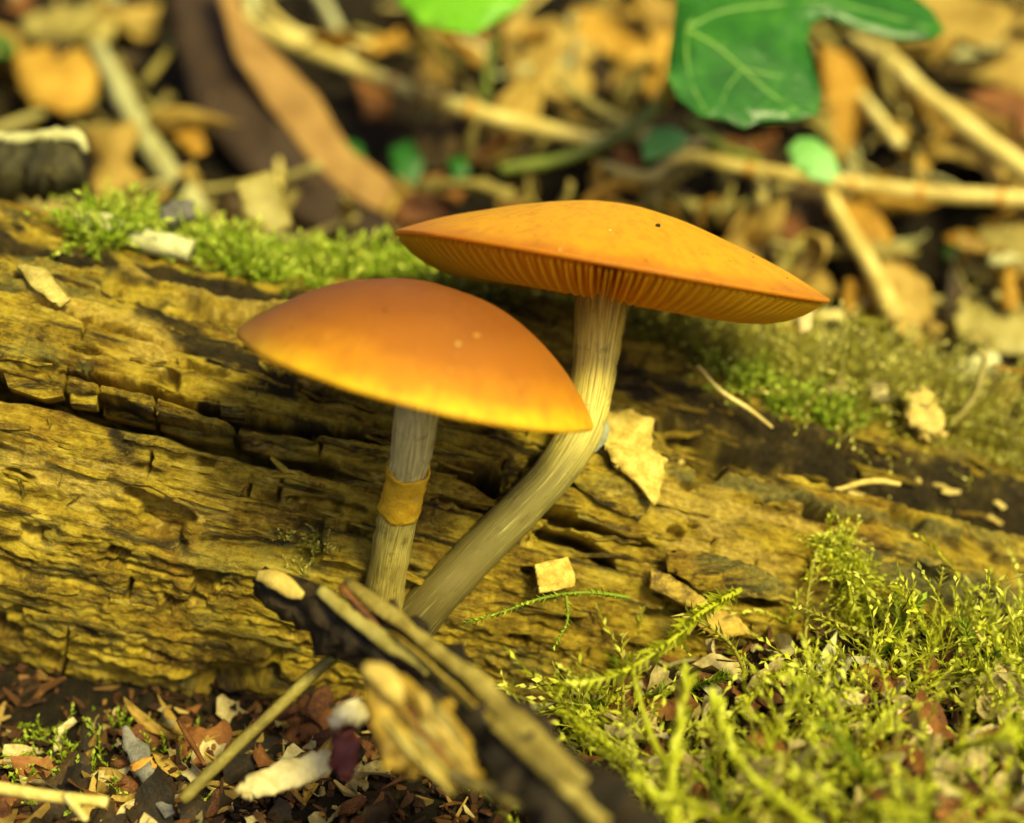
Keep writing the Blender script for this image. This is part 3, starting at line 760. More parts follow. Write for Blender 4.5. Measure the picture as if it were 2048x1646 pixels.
# ------------------------------------------------------------------ moss
def shoots(points, normals, Ls, lean, nleaf=14, ll=.09, lw=.034, seed=0, stemr=.008, droop=.4):
    """many leafy shoots as one quad soup: returns verts, quads, tint"""
    r_ = np.random.default_rng(seed); p = np.asarray(points, float); n = np.asarray(normals, float); L = np.asarray(Ls, float)[:, None]
    m = len(p); k = nleaf
    d = nr(n + lean * r_.normal(0, 1, (m, 3))); a = nr(cr3(d, r_.normal(0, 1, (m, 3)))); b_ = cr3(d, a)
    bend = droop * L * (r_.random((m, 1)) + .3) * nr(a + np.array([0, 0, -.5])); tv = r_.random(m) * .55 + .15
    t = (np.arange(k + 1) / k)[None, :, None]
    pts = p[:, None] + d[:, None] * L[:, None] * t + bend[:, None] * t * t
    idx = np.array([0, k // 3, 2 * k // 3, k]); th = 2.094 * np.arange(3)
    ring = np.cos(th)[None, None, :, None] * a[:, None, None] + np.sin(th)[None, None, :, None] * b_[:, None, None]
    SVv = pts[:, idx][:, :, None] + stemr * (1 - .5 * idx / k)[None, :, None, None] * ring
    SVv = SVv.reshape(-1, 3); q0 = []
    for q in range(3):
        for s_ in range(3): q0.append((q*3 + s_, q*3 + (s_+1) % 3, q*3 + 3 + (s_+1) % 3, q*3 + 3 + s_))
    SQ = (np.array(q0)[None] + (np.arange(m) * 12)[:, None, None]).reshape(-1, 4)
    i = np.arange(1, k + 1); tt = (i / k)[None, :, None]
    ph = (i * 2.4)[None, :] + r_.random((m, k)) * .5
    out = np.cos(ph)[..., None] * a[:, None] + np.sin(ph)[..., None] * b_[:, None]
    fw = nr(pts[:, 1:] - pts[:, :-1]); g_ = nr(out * (1 - .55 * tt) + fw * (.65 + .4 * tt)); sd_ = nr(cr3(g_, fw + .01)); nn = cr3(sd_, g_)
    l_ = ll * (.7 + .6 * r_.random((m, k, 1))) * (1 - .35 * tt); w_ = lw * (.7 + .6 * r_.random((m, k, 1)))
    o = pts[:, 1:]; mid = o + g_ * l_ * .45 + nn * .1 * l_
    LVv = np.stack([o, mid + sd_ * w_ * .5, o + g_ * l_, mid - sd_ * w_ * .5], 2).reshape(-1, 3)
    LQ = np.arange(len(LVv)).reshape(-1, 4) + len(SVv)
    tl = np.clip(tv[:, None] + .35 * tt[..., 0] + r_.normal(0, .08, (m, k)), 0, 1)
    T = np.concatenate([np.repeat(tv * .6, 12), np.repeat(tl.ravel(), 4)])
    return np.concatenate([SVv, LVv]), np.concatenate([SQ, LQ]), T
def moss_stuff(name, pts, nrmls, Ls, mat, label, **kw):
    V_, Q_, T_ = shoots(pts, nrmls, Ls, **kw)
    me = mesh_np(name, V_, Q_); tint_attr(me, T_)
    o = link(name, me, M[mat]); return tag(o, label, 'moss', kind='stuff')
def log_band(pxline, wlo, whi, n, seed, clump=2.2, thr=.42):
    """random points on the log in a band given by a line in surface coordinates"""
    P = np.array([uw(x, y) for x, y in pxline]); r_ = np.random.default_rng(seed); out = []; nn = []
    while len(out) < n:
        t = r_.random() * (len(P) - 1); k = int(t); q = P[k] + (P[min(k+1, len(P)-1)] - P[k]) * (t - k)
        u = q[0] + r_.normal(0, .05); w = q[1] + r_.uniform(wlo, whi)
        if float(fbm(u * clump + seed, w * clump + 3, 2)) < thr: continue
        out.append((u, w)); nn.append(nrm(log_normal(w) + np.array([0, 0, .8])))
    A = np.array(out); pos = log_pos(A[:, 0], A[:, 1])
    return pos, np.array(nn)
r_ = np.random.default_rng(21)
p_, n_ = log_band([(140, 410), (300, 440), (450, 480), (600, 530), (760, 570), (900, 610)], -.22, 1.5, 1150, 31, thr=.48)
moss_stuff('moss', p_ - n_ * .02, n_, r_.uniform(.18, .6, len(p_)), 'moss_bright', 'bright green moss along the log top behind the shorter cap', lean=.65, seed=31, nleaf=12, ll=.13, lw=.042, droop=.7)
p_, n_ = log_band([(880, 600), (1000, 625), (1140, 660), (1250, 690)], -.15, 1.1, 520, 32, thr=.38)
moss_stuff('moss', p_ - n_ * .02, n_, r_.uniform(.2, .42, len(p_)), 'moss_olive', 'olive moss on the log between the two caps', lean=.55, seed=32, nleaf=12, ll=.08, lw=.03)
p_, n_ = log_band([(1240, 690), (1400, 740), (1550, 800), (1700, 850), (1850, 890), (2080, 960)], -.12, 1.6, 1600, 33, thr=.34)
moss_stuff('moss', p_ - n_ * .02, n_, r_.uniform(.4, 1.15, len(p_)) , 'moss_olive', 'shaggy olive green moss on the log under the golden cap', lean=.95, seed=33, nleaf=15, ll=.10, lw=.030, droop=.5, stemr=.011)
p_, n_ = log_band([(1420, 800), (1600, 860), (1720, 890)], -.02, .4, 260, 37, thr=.3)
moss_stuff('moss', p_ - n_ * .02, n_, r_.uniform(.2, .4, len(p_)), 'moss_bright', 'small bright green moss tuft at the edge of the dark hollow', lean=.6, seed=37, nleaf=10, ll=.09, lw=.036)
p_, n_ = log_band([(1640, 1100), (1690, 1180), (1730, 1260)], -.12, .12, 150, 34, thr=.2)
moss_stuff('moss', p_, n_, r_.uniform(.2, .4, len(p_)), 'moss_lime', 'yellow green moss streak running down the log face', lean=.5, seed=34, nleaf=12, ll=.07, lw=.028, droop=.9)
p_, n_ = log_band([(520, 1060), (640, 1100), (560, 1160)], -.1, .1, 60, 36, thr=.2)
moss_stuff('moss', p_, n_, r_.uniform(.08, .16, len(p_)), 'moss_olive', 'thin dull moss speckling the log beside the short stem', lean=.6, seed=36, nleaf=8, ll=.05, lw=.02)
# mossy mound at the foot of the log on the right
pp = []; r_ = np.random.default_rng(44)
while len(pp) < 620:
    px, py = r_.uniform(1080, 2250), r_.uniform(1240, 1760)
    if py < 1255 + .22 * max(0, 1500 - px) * .5: continue
    if float(fbm(px * .009, py * .011 + 4, 3)) < .50: continue
    p = ground_hit(px, py)
    pp.append(p)
pp = np.array(pp)
moss_stuff('moss', pp - np.array([0, 0, .03]), [nrm([r_.normal(0, .2), -.25 + r_.normal(0, .2), 1]) for _ in pp], r_.uniform(.45, 1.2, len(pp)), 'moss_lime', 'lime green feathery moss mound at the foot of the log', lean=.75, seed=44, nleaf=18, ll=.12, lw=.036, droop=.8, stemr=.013)

p_ = np.array([ground_hit(r_.normal(170, 110), r_.uniform(1450, 1640)) for _ in range(130)])
moss_stuff('moss', p_, [nrm([r_.normal(0, .3), -.3, 1]) for _ in p_], r_.uniform(.12, .35, len(p_)), 'moss_bright', 'sparse green moss sprigs in the litter by the grey stalk', lean=.6, seed=46, nleaf=12, ll=.07, lw=.026)
def moss_shoot(path, label, group=None, mat='moss_lime', ll=.12, lw=.045, nl=26, stemr=.022, seed=0, cat='moss shoot'):
    """one long leafy shoot: a thing with stem and leaves"""
    P = spline(np.array(path), nl + 1); r_ = np.random.default_rng(seed)
    rt = root('moss_shoot', P[0, :3], label, cat, group)
    SV, SF = tube(np.array([np.r_[p[:3], stemr * (1 - .55 * i / nl)] for i, p in enumerate(P)]), nl + 1, 6)
    me = mesh_from('stem', SV, SF); tint_attr(me, np.full(len(SV), .35)); link('stem', me, M[mat], rt)
    V = []; Q = []; T = []
    for i in range(1, nl + 1):
        fw = nrm(P[i, :3] - P[i-1, :3]); a = nrm(np.cross(fw, [0.3, .2, .9])); b_ = np.cross(fw, a)
        for s in range(3):
            ph = i * 2.4 + s * 2.09 + r_.random() * .6; out = math.cos(ph) * a + math.sin(ph) * b_
            g_ = nrm(out * .8 + fw * .8); sd = nrm(np.cross(g_, fw)); l_ = ll * (.6 + .7 * r_.random()); w_ = lw * (.7 + .6 * r_.random()); nn = np.cross(sd, g_)
            k = len(V); p = P[i, :3]
            V += [p, p + g_ * l_ * .4 + sd * w_ * .5 + nn * .12 * l_, p + g_ * l_, p + g_ * l_ * .4 - sd * w_ * .5 + nn * .12 * l_]; Q.append((k, k+1, k+2, k+3)); T += [np.clip(.5 + r_.normal(0, .2), 0, 1)] * 4
    me = mesh_np('leaves', V, Q); tint_attr(me, T); link('leaves', me, M[mat], rt)
    return rt
def pd(L): return [at(x, y, d) for x, y, d in L]
FG = 'long moss shoots in front of the log'
moss_shoot(pd([(1480, 1180, .1), (1410, 1220, -.3), (1330, 1290, -.7), (1230, 1350, -.9), (1135, 1370, -1.0)]), 'thick lime moss shoot arching down left over red brown crumbs', FG, ll=.15, lw=.06, nl=34, stemr=.03, seed=1)
moss_shoot(pd([(1360, 1700, -2.6), (1352, 1620, -2.2), (1345, 1540, -1.9), (1360, 1450, -1.6), (1372, 1350, -1.3)]), 'tall upright lime moss shoot beside the dark stick', FG, ll=.14, lw=.05, nl=34, stemr=.035, seed=2)
moss_shoot(pd([(1345, 1545, -1.9), (1305, 1480, -1.6), (1285, 1420, -1.4), (1268, 1350, -1.2)]), 'thin bare moss stem branching left from the tall upright shoot', FG, ll=.05, lw=.03, nl=20, stemr=.03, seed=3)
moss_shoot(pd([(1345, 1620, -2.2), (1310, 1590, -2.1), (1285, 1565, -2.0)]), 'stubby moss side shoot low beside the dark stick', FG, ll=.1, lw=.06, nl=10, stemr=.035, seed=4)
moss_shoot(pd([(1640, 1660, -2.6), (1560, 1600, -2.4), (1500, 1550, -2.2), (1450, 1460, -1.7), (1430, 1400, -1.3)]), 'sprawling lime moss shoot over pale flakes right of the tall upright shoot', FG, ll=.11, lw=.04, nl=34, stemr=.04, seed=5)
moss_shoot(pd([(1260, 1195, .05), (1180, 1185, .0), (1090, 1195, -.05), (1000, 1225, -.1), (935, 1245, -.15)]), 'slender green moss stem reaching left below the square wood chip', FG, mat='moss_bright', ll=.07, lw=.03, nl=28, stemr=.02, seed=6)
moss_shoot(pd([(1132, 1190, -.02), (1135, 1240, -.05), (1110, 1290, -.1)]), 'short green moss twig hanging under the square wood chip', FG, mat='moss_bright', ll=.06, lw=.025, nl=12, stemr=.016, seed=7)
moss_shoot(pd([(1990, 1290, -.1), (2020, 1380, -.5), (2045, 1480, -1.0), (2070, 1580, -1.5)]), 'green moss shoot trailing down at the leaf chip end of the mound', FG, mat='moss_bright', ll=.13, lw=.05, nl=30, stemr=.03, seed=8)
moss_shoot(pd([(1790, 1320, .3), (1800, 1260, .25), (1790, 1200, .25)]), 'small upright bright moss sprig against the dark log foot', FG, mat='moss_bright', ll=.12, lw=.05, nl=12, stemr=.02, seed=9)
moss_shoot(pd([(1595, 1440, -.4), (1592, 1400, -.4), (1590, 1360, -.4)]), 'tiny star shaped bright moss tip on the mound', FG, mat='moss_bright', ll=.14, lw=.06, nl=9, stemr=.02, seed=10)
moss_shoot(pd([(1700, 1050, 1.0), (1690, 1100, .75), (1700, 1180, .55), (1730, 1270, .45), (1750, 1320, .35)]), 'hanging yellow moss strand on the log face above the orange leaf', FG, ll=.11, lw=.035, nl=34, stemr=.02, seed=11)
moss_shoot(pd([(1900, 1170, .7), (1950, 1250, .55), (1990, 1320, .4), (2010, 1360, .3)]), 'thin pale dry moss strand on the dark log foot', FG, mat='moss_olive', ll=.05, lw=.02, nl=26, stemr=.016, seed=12)
for k in range(46):
    while True:
        px, py = r_.uniform(1080, 2150), r_.uniform(1280, 1720)
        if py > 1330 + (1600 - px) * .12: break
    p = ground_hit(px, py); dd = nrm([r_.normal(0, .7), r_.normal(-.3, .5), r_.uniform(.4, 1.0)]); L = r_.uniform(.45, 1.2)
    side = r_.normal(0, .15, 3)
    moss_shoot([p - dd * .05, p + dd * L * .5 + side * .3, p + dd * L + side + np.array([0, 0, -.12 * L])], ['lime green', 'bright green', 'olive brown'][k % 3] + ' leafy moss shoot ' + mark(MARKS_F, px, py), ['lime', 'bright', 'olive'][k % 3] + ' short moss shoots ' + mark(MARKS_F, px, py), mat=['moss_lime', 'moss_bright', 'moss_olive'][k % 3], ll=r_.uniform(.09, .15), lw=r_.uniform(.03, .055), nl=16, stemr=.022, seed=60 + k)
TS = 'arching shoots on the log top'
moss_shoot(pd([(1760, 850, 2.2), (1775, 760, 2.1), (1765, 690, 2.1), (1745, 650, 2.0), (1725, 640, 2.0)]), 'arching dry moss shoot standing over the log under the golden cap', TS, mat='moss_olive', ll=.09, lw=.03, nl=30, stemr=.03, seed=20)
moss_shoot(pd([(1700, 740, 2.1), (1708, 690, 2.1), (1705, 650, 2.0), (1730, 640, 2.0), (1760, 645, 2.0)]), 'short pale moss shoot leaning onto the arching shoot', TS, mat='moss_olive', ll=.09, lw=.03, nl=24, stemr=.026, seed=21)
moss_shoot(pd([(1640, 850, 2.0), (1690, 830, 1.9), (1710, 800, 1.9)]), 'bright moss shoot on the log top beside white scraps', TS, mat='moss_bright', ll=.11, lw=.045, nl=16, stemr=.02, seed=22)

def fibre(name, pts, rads, mat, label, cat, group=None, n=24, seg=8, rough=.12, seed=0, flat=1.0):
    rows = [np.r_[p, r] for p, r in zip(pts, rads)]
    V_, F_ = tube(rows, n, seg, rough=rough, seed=seed, flat=flat)
    return thing(name, V_, F_, M[mat], label, cat, group)
fibre('tendril', pd([(1900, 850, 2.0), (1945, 800, 1.95), (1965, 740, 1.9), (1970, 715, 1.9), (1955, 700, 1.9)]), [.03, .03, .032, .03, .026], 'olive', 'curled brown tendril hooked upward from the log end', 'tendril', seed=2)
fibre('tendril', pd([(2080, 740, 2.2), (2030, 742, 2.2), (1985, 730, 2.15)]), [.02, .02, .018], 'ochre', 'thin straight ochre tendril beside the hooked one', 'tendril', seed=3)
fibre('root_thread', pd([(1640, 1020, 1.02), (1650, 990, 1.0), (1690, 975, 1.0), (1740, 962, 1.05), (1800, 968, 1.15)]), [.02, .022, .024, .03, .022], 'woodchip', 'thin pale root arching over the black hollow in the log', 'root', seed=4)
fibre('dry_grass', pd([(1395, 730, 1.30), (1440, 780, 1.22), (1500, 820, 1.2), (1545, 855, 1.2)]), [.012, .02, .022, .012], 'straw', 'pale dry grass blade on the edge of the dark hollow', 'grass blade', seed=5)
fibre('white_fibre', pd([(570, 712, .85), (572, 750, .80), (568, 800, .80)]), [.006, .024, .008], 'white', 'white pointed splinter hanging under the red brown cap', 'splinter', seed=6)
fibre('splinter', pd([(74, 455, 1.9), (84, 500, 1.7), (90, 525, 1.65)]), [.008, .022, .008], 'split', 'small upright yellow splinter at the dark log edge', 'splinter', seed=7)
fibre('splinter', pd([(1935, 1240, .55), (1970, 1290, .45), (1985, 1310, .4)]), [.008, .02, .01], 'woodchip', 'pale dry splinter leaning on the dark log foot', 'splinter', seed=8)

# ------------------------------------------------------------------ things on the log
def boxy(pts_px, d, normal, thick, mat, name, label, cat, **kw):
    V_, F_ = poly_plate(pts_px, d if hasattr(d, '__len__') else at(*np.mean(pts_px, 0), d), normal, **kw)
    return thing(name, V_, F_, M[mat], label, cat, thick=thick)
VIEW = -FWD
boxy([(1068, 1130), (1098, 1122), (1135, 1115), (1148, 1150), (1150, 1172), (1110, 1182), (1078, 1186), (1074, 1160)], .30, VIEW + .3 * UP + .25 * RIGHT, .05, 'flakewood', 'wood_chip', 'pale square wood chip resting on the log right of the long stem', 'wood chip', rag=.03, seed=4, crinkle=.15)
rows = pd([(158, 442, 1.72), (215, 456, 1.66), (300, 482, 1.6), (382, 502, 1.55)])
fibre('twig_piece', rows, [.10, .115, .11, .10], 'sage', 'short pale broken twig lying in the black strip of the log', 'twig', n=30, seg=14, rough=.22, seed=11)
M['stub'] = litter_mat('dark stub bark', (.012, .010, .004), (.050, .042, .012), (.15, .125, .035), scale=4)
sb = root('branch_stub', at(60, 400, 2.7), 'dark broken branch stub with a pale rim at the top end of the log', 'branch')
V_, F_ = tube(pxs([(-160, 345, 2.7, .30), (-40, 340, 2.65, .31), (60, 335, 2.6, .30), (130, 328, 2.55, .27), (165, 322, 2.55, .20)]), 34, 20, rough=.35, seed=12, freq=3); link('bark', mesh_from('bark', V_, F_), M['stub'], sb)
V_, F_ = tube(pxs([(-90, 285, 2.5, .05), (0, 276, 2.45, .06), (60, 275, 2.42, .055), (120, 270, 2.4, .07), (160, 280, 2.4, .06), (172, 305, 2.42, .03)]), 34, 10, rough=.45, seed=13); link('pale_rim', mesh_from('pale_rim', V_, F_), M['sage'], sb)
boxy([(470, 365), (540, 342), (560, 380), (585, 450), (540, 470), (490, 430)], 3.0, VIEW + .3 * UP + .4 * RIGHT, .03, 'olive', 'leaf_scrap', 'olive triangular leaf scrap standing in the bright green moss', 'leaf scrap', bulge=.1, rag=.05)
boxy([(322, 425), (350, 408), (388, 405), (385, 440), (350, 455), (325, 450)], 2.1, VIEW + .5 * UP, .05, 'grey', 'bark_curl', 'grey curled scrap of bark in moss at the twig end', 'bark', bulge=.3, rag=.1)
boxy([(1198, 850), (1180, 875), (1172, 895), (1190, 905), (1212, 885), (1218, 860), (1212, 845)], .62, VIEW + .2 * UP, .06, 'greygreen', 'scale_fungus', 'small grey green scale between the long stem and the bright flake', 'fungus', bulge=.2)
boxy([(205, 545), (232, 520), (236, 548), (222, 565)], 1.45, VIEW + .4 * UP, .05, 'white', 'fungus_fleck', 'tiny pale fungus fleck on the log above the cracks', 'fungus', bulge=.3)
boxy([(1810, 790), (1840, 785), (1875, 830), (1885, 870), (1850, 880), (1815, 850)], 1.85, VIEW + .5 * UP, .14, 'woodchip', 'wood_chip', 'bright yellow lump of wood among moss above the dark hollow', 'wood chip', bulge=.3, rag=.2, crinkle=.3, seed=2)
boxy([(1640, 770), (1680, 755), (1700, 790), (1670, 800)], 1.95, VIEW + .6 * UP, .03, 'cream', 'paper_scrap', 'whitish leaf scrap in moss beside the bright moss shoot', 'leaf scrap', bulge=.1, crinkle=.3)
boxy([(1735, 760), (1770, 765), (1780, 800), (1745, 805)], 1.95, VIEW + .6 * UP - .3 * RIGHT, .03, 'cream', 'paper_scrap', 'whitish leaf scrap in moss at the foot of the arching shoot', 'leaf scrap', bulge=.1, crinkle=.3)
boxy([(1595, 630), (1625, 622), (1622, 660), (1600, 668)], 1.9, VIEW + .4 * UP, .03, 'cream', 'leaf_scrap', 'cream scrap hanging under the right rim of the golden cap', 'leaf scrap')
# small litter on the dark back of the log
fl = []
for k in range(8):
    V_, F_ = leaf_shape(1, .55, 'scrap', curl=.15, cup=.25, twist=.3, seed=k + 20, nu=6, nv=4)
    me_ = mesh_from('flake', V_, F_); me_.materials.append(M['cream']); fl.append(me_)
def crumb_mesh(seed, mat):
    bm = bmesh.new(); bmesh.ops.create_icosphere(bm, subdivisions=2, radius=.5); r3 = np.random.default_rng(seed)
    for v in bm.verts:
        k = .55 + .9 * float(vnoise(v.co.x * 3 + seed * 5.3 + 20, v.co.y * 3 + v.co.z * 2.1 + 20)); v.co = Vector((v.co.x * k * 1.5, v.co.y * k * .8, v.co.z * k * .75))
    me_ = bpy.data.meshes.new('crumb'); bm.to_mesh(me_); bm.free(); me_.materials.append(M[mat]); return me_
cr = [crumb_mesh(k, 'crumb') for k in range(7)]
r_ = np.random.default_rng(71)
wc = [crumb_mesh(k + 30, 'woodchip') for k in range(5)]
for k in range(34):
    px = r_.uniform(1330, 2040); py = 860 + (px - 1330) * .19 + r_.uniform(0, 95)
    q = uw(px, py)
    o = on_log('wood_crumb', wc[k % 5], q[0], q[1], r_.normal(.1, .5), .01, (r_.uniform(.06, .22), r_.uniform(.05, .12), .07), 0, None)
    tag(o, 'pale wood crumb lying on the dark hollowed back of the log', 'wood crumb', 'wood crumbs on the dark back of the log')
r_ = np.random.default_rng(72)
for k in range(40):
    px = r_.uniform(30, 1250); py = 560 + px * .3 + r_.uniform(0, 500)
    q = uw(px, min(py, 1330))
    o = on_log('wood_fibre', sl[k % 10], q[0], q[1], math.pi / 2 + r_.normal(0, .5), .015, (r_.uniform(.06, .2), r_.uniform(.25, .5), .4), r_.normal(0, .5), None)
    tag(o, 'tiny loose wood fibre caught across the grain of the log face', 'wood fibre', 'loose fibres on the log face')

# ------------------------------------------------------------------ foreground litter in front of the log
def scatter(name, meshes, n, region, size, label, cat, group, seed, lift=.02, flatten=.6, aspect=None):
    r4 = np.random.default_rng(seed); out = []
    while len(out) < n:
        px, py = r4.uniform(region[0], region[2]), r4.uniform(region[1], region[3])
        if len(region) > 4 and not region[4](px, py): continue
        p = ground_hit(px, py)
        s = r4.uniform(*size)
        nn = nrm(np.array([0, -.35, 1]) + flatten * r4.normal(0, 1, 3))
        o = bpy.data.objects.new(name, meshes[len(out) % len(meshes)]); col.objects.link(o)
        m_ = Matrix.Translation(p + np.array([0, 0, lift + r4.uniform(0, .10)])) @ frame(nn, r4.uniform(0, 6.28)) @ Matrix.Diagonal((s, s * r4.uniform(.7, 1.3), s * r4.uniform(.7, 1.3), 1))
        o.matrix_basis = m_
        w_ = mark(MARKS_F, px, py); tag(o, label + ' ' + w_, cat, group + ' ' + w_); out.append(o)
    return out
low = lambda px, py: py > 1425 + (60 if px < 150 else 0)
scatter('wood_crumb', cr, 38, (-120, 1420, 780, 1720, low), (.12, .30), 'red brown crumb of rotten wood', 'wood crumb', 'red brown crumbs left of the stick', 81)
scatter('pale_flake', fl, 70, (-120, 1430, 780, 1720, low), (.08, .42), 'cream flake of rotten wood', 'flake', 'cream flakes left of the stick', 82, flatten=.9)
near = lambda px, py: py > 1235 + abs(px - 1050) * .12
scatter('wood_crumb', cr, 60, (930, 1230, 1300, 1480, near), (.14, .32), 'red brown wood crumb', 'wood crumb', 'red brown crumbs by the stems', 83, lift=.04)
scatter('pale_flake', fl, 48, (930, 1235, 1300, 1460, near), (.16, .32), 'cream flake standing among crumbs', 'flake', 'cream flakes by the stems', 84, lift=.06, flatten=.9)
scatter('pale_flake', fl, 80, (1230, 1340, 2080, 1670), (.18, .50), 'cream flake lying in moss', 'flake', 'cream flakes in the moss mound', 85, lift=.17, flatten=.9)
scatter('wood_crumb', cr, 44, (1230, 1330, 2080, 1670), (.12, .30), 'red brown crumb lying in moss', 'wood crumb', 'red brown crumbs in the moss mound', 86, lift=.06)
def lvar(kind, mat, n, seed, asp):
    out = []
    for k in range(n):
        r5 = np.random.default_rng(seed + k)
        V_, F_ = leaf_shape(1, asp * r5.uniform(.8, 1.2), kind, curl=r5.uniform(-.25, .3), cup=r5.uniform(-.3, .45), twist=r5.uniform(-.6, .6), seed=seed + k, nu=9, nv=5)
        me_ = mesh_from('scrap', V_, F_); me_.materials.append(M[mat]); out.append(me_)
    return out
scatter('leaf_scrap', lvar('scrap', 'rust', 4, 510, .6), 16, (-100, 1440, 760, 1700, low), (.3, .75), 'rust brown leaf scrap', 'leaf scrap', 'rust scraps before the log', 88, flatten=.4)
scatter('leaf_scrap', lvar('scrap', 'dark', 4, 520, .6), 22, (-100, 1430, 760, 1700, low), (.4, .9), 'dark rotted leaf scrap', 'leaf scrap', 'dark scraps before the log', 89, flatten=.35)
scatter('narrow_scrap', lvar('lance', 'tan', 4, 530, .2), 22, (-100, 1430, 760, 1700, low), (.3, .9), 'narrow tan leaf strip', 'leaf scrap', 'tan strips before the log', 90, flatten=.35)
scatter('narrow_scrap', lvar('lance', 'sage', 4, 540, .18), 16, (950, 1300, 2100, 1700), (.3, .8), 'narrow olive leaf strip', 'leaf scrap', 'olive strips in the moss', 91, flatten=.35, lift=.08)
scatter('leaf_scrap', lvar('scrap', 'rust', 4, 550, .6), 16, (1200, 1380, 2100, 1700), (.25, .6), 'rust brown leaf scrap in moss', 'leaf scrap', 'rust scraps in the moss', 92, flatten=.4, lift=.1)
# fibrous crumbs nobody could count
m, nt, b = nodes_mat('fibrous crumbs', .85, .2)
at_ = N(nt, 'ShaderNodeAttribute', attribute_name='tint')
nt.links.new(ramp(nt, at_.outputs['Fac'], [(.0, (.010, .006, .003)), (.45, (.055, .022, .008)), (.66, (.17, .075, .018)), (.84, (.34, .23, .06)), (1.0, (.60, .50, .22))]), b.inputs['Base Color'])
M['debris'] = m
r_ = np.random.default_rng(87); nk = 12000
p = np.stack([r_.uniform(-6, 6.5, nk), r_.uniform(-6, 1.4, nk), np.zeros(nk)], 1); p[:, 2] = ground_z(p[:, 0], p[:, 1]) + r_.uniform(-.02, .10, nk)
d = nr(r_.normal(0, 1, (nk, 3)) * np.array([1, 1, .7])); a = nr(cr3(d, r_.normal(0, 1, (nk, 3)))); c = cr3(d, a)
L = (.04 + .10 * r_.lognormal(-.3, .8, nk)).clip(0, .6)[:, None]; wv = r_.uniform(.010, .035, nk)[:, None]
V = []
for tt, kk in ((-.5, .5), (-.1, 1.2), (.5, .45)):
    for (x_, y_) in ((-1, -.6), (1, -.7), (.2, .9)):
        V.append(p + d * L * tt + wv * kk * (x_ * a + y_ * c) + a * L * .12 * (abs(tt) > .2))
V = np.stack(V, 1).reshape(-1, 3)
q0 = [(i*3 + j, i*3 + (j+1) % 3, i*3 + 3 + (j+1) % 3, i*3 + 3 + j) for i in range(2) for j in range(3)]
Q = (np.array(q0)[None] + (np.arange(nk) * 9)[:, None, None]).reshape(-1, 4)
me = mesh_np('crumbly_litter', V, Q, False); tint_attr(me, np.repeat(np.clip(r_.beta(1.4, 1.9, nk), 0, 1), 9))
tag(link('crumbly_litter', me, M['debris']), 'fine fibrous brown crumbs covering the ground before the log', 'litter', kind='stuff')

# the dark broken stick
sr = root('broken_stick', at(1500, 1860, -3.6), 'dark broken stick with split yellow wood slanting in front of the mushrooms', 'stick')
V_, F_ = tube(pxs([(520, 1160, -.55, .10), (580, 1195, -.7, .15), (660, 1238, -.95, .22), (780, 1305, -1.3, .28), (900, 1395, -1.75, .29), (1020, 1505, -2.3, .29), (1150, 1615, -2.8, .27), (1330, 1760, -3.4, .22), (1560, 1960, -4.2, .18)]), 60, 22, rough=.55, flat=.8, seed=3, freq=4)
link('bark', mesh_from('bark', V_, F_), M['bark'], sr)
def strip(path, mat, name, flat=.45, seed=0, rough=.4, n=40):
    V_, F_ = tube(pxs(path), n, 12, rough=rough, flat=flat, seed=seed, freq=1.6); return link(name, mesh_from(name, V_, F_), M[mat], sr)
strip([(690, 1162, -1.15, .04), (780, 1228, -1.45, .055), (870, 1300, -1.8, .055), (930, 1345, -2.05, .06), (1000, 1412, -2.3, .07), (1065, 1470, -2.55, .065), (1140, 1538, -2.8, .05), (1210, 1605, -3.0, .03)], 'split', 'split_wood', seed=4)
strip([(640, 1180, -1.15, .05), (740, 1260, -1.5, .06), (860, 1340, -1.9, .05)], 'olive', 'split_wood', seed=5)
strip([(985, 1445, -2.5, .04), (1030, 1480, -2.65, .055), (1100, 1545, -2.9, .06), (1180, 1620, -3.1, .055), (1280, 1720, -3.4, .05)], 'split', 'split_wood', seed=6)
for k, (o0, o1, mt, rr) in enumerate([(-38, -.1, 'rust', .045), (-16, 0, 'bark', .05), (6, 0, 'split', .028), (22, 0, 'olive', .03), (-60, .1, 'bark', .05), (36, .05, 'splitor', .022)]):
    strip([(660 + k * 22 - o0 * .6, 1205 + k * 12 - o0 * -.9, -1.28, rr * .5), (800 - o0 * .6, 1300 + o0 * -.9, -1.62, rr), (920 - o0 * .6, 1398 - o0 * .9, -2.08, rr * 1.2), (1040 - o0 * .6 + k * 13, 1508 - o0 * .9 + k * 10, -2.62, rr * .4)], mt, 'splinter', seed=20 + k, rough=.5)
strip([(515, 1150, -.72, .045), (550, 1160, -.85, .075), (590, 1185, -.95, .06), (605, 1192, -1.0, .03)], 'woodchip', 'broken_end', seed=7, rough=.15, n=16)
V_, F_ = poly_plate([(722, 1322), (770, 1335), (810, 1362), (880, 1420), (935, 1480), (958, 1540), (968, 1572), (925, 1566), (870, 1545), (820, 1548), (768, 1535), (748, 1470), (732, 1400)], at(850, 1450, -2.35), VIEW + .35 * UP + .1 * RIGHT, bulge=.18, rag=.06, seed=6, crinkle=.25)
link('torn_wood', mesh_from('torn_wood', V_, F_), M['splitor'], sr, thick=.09)
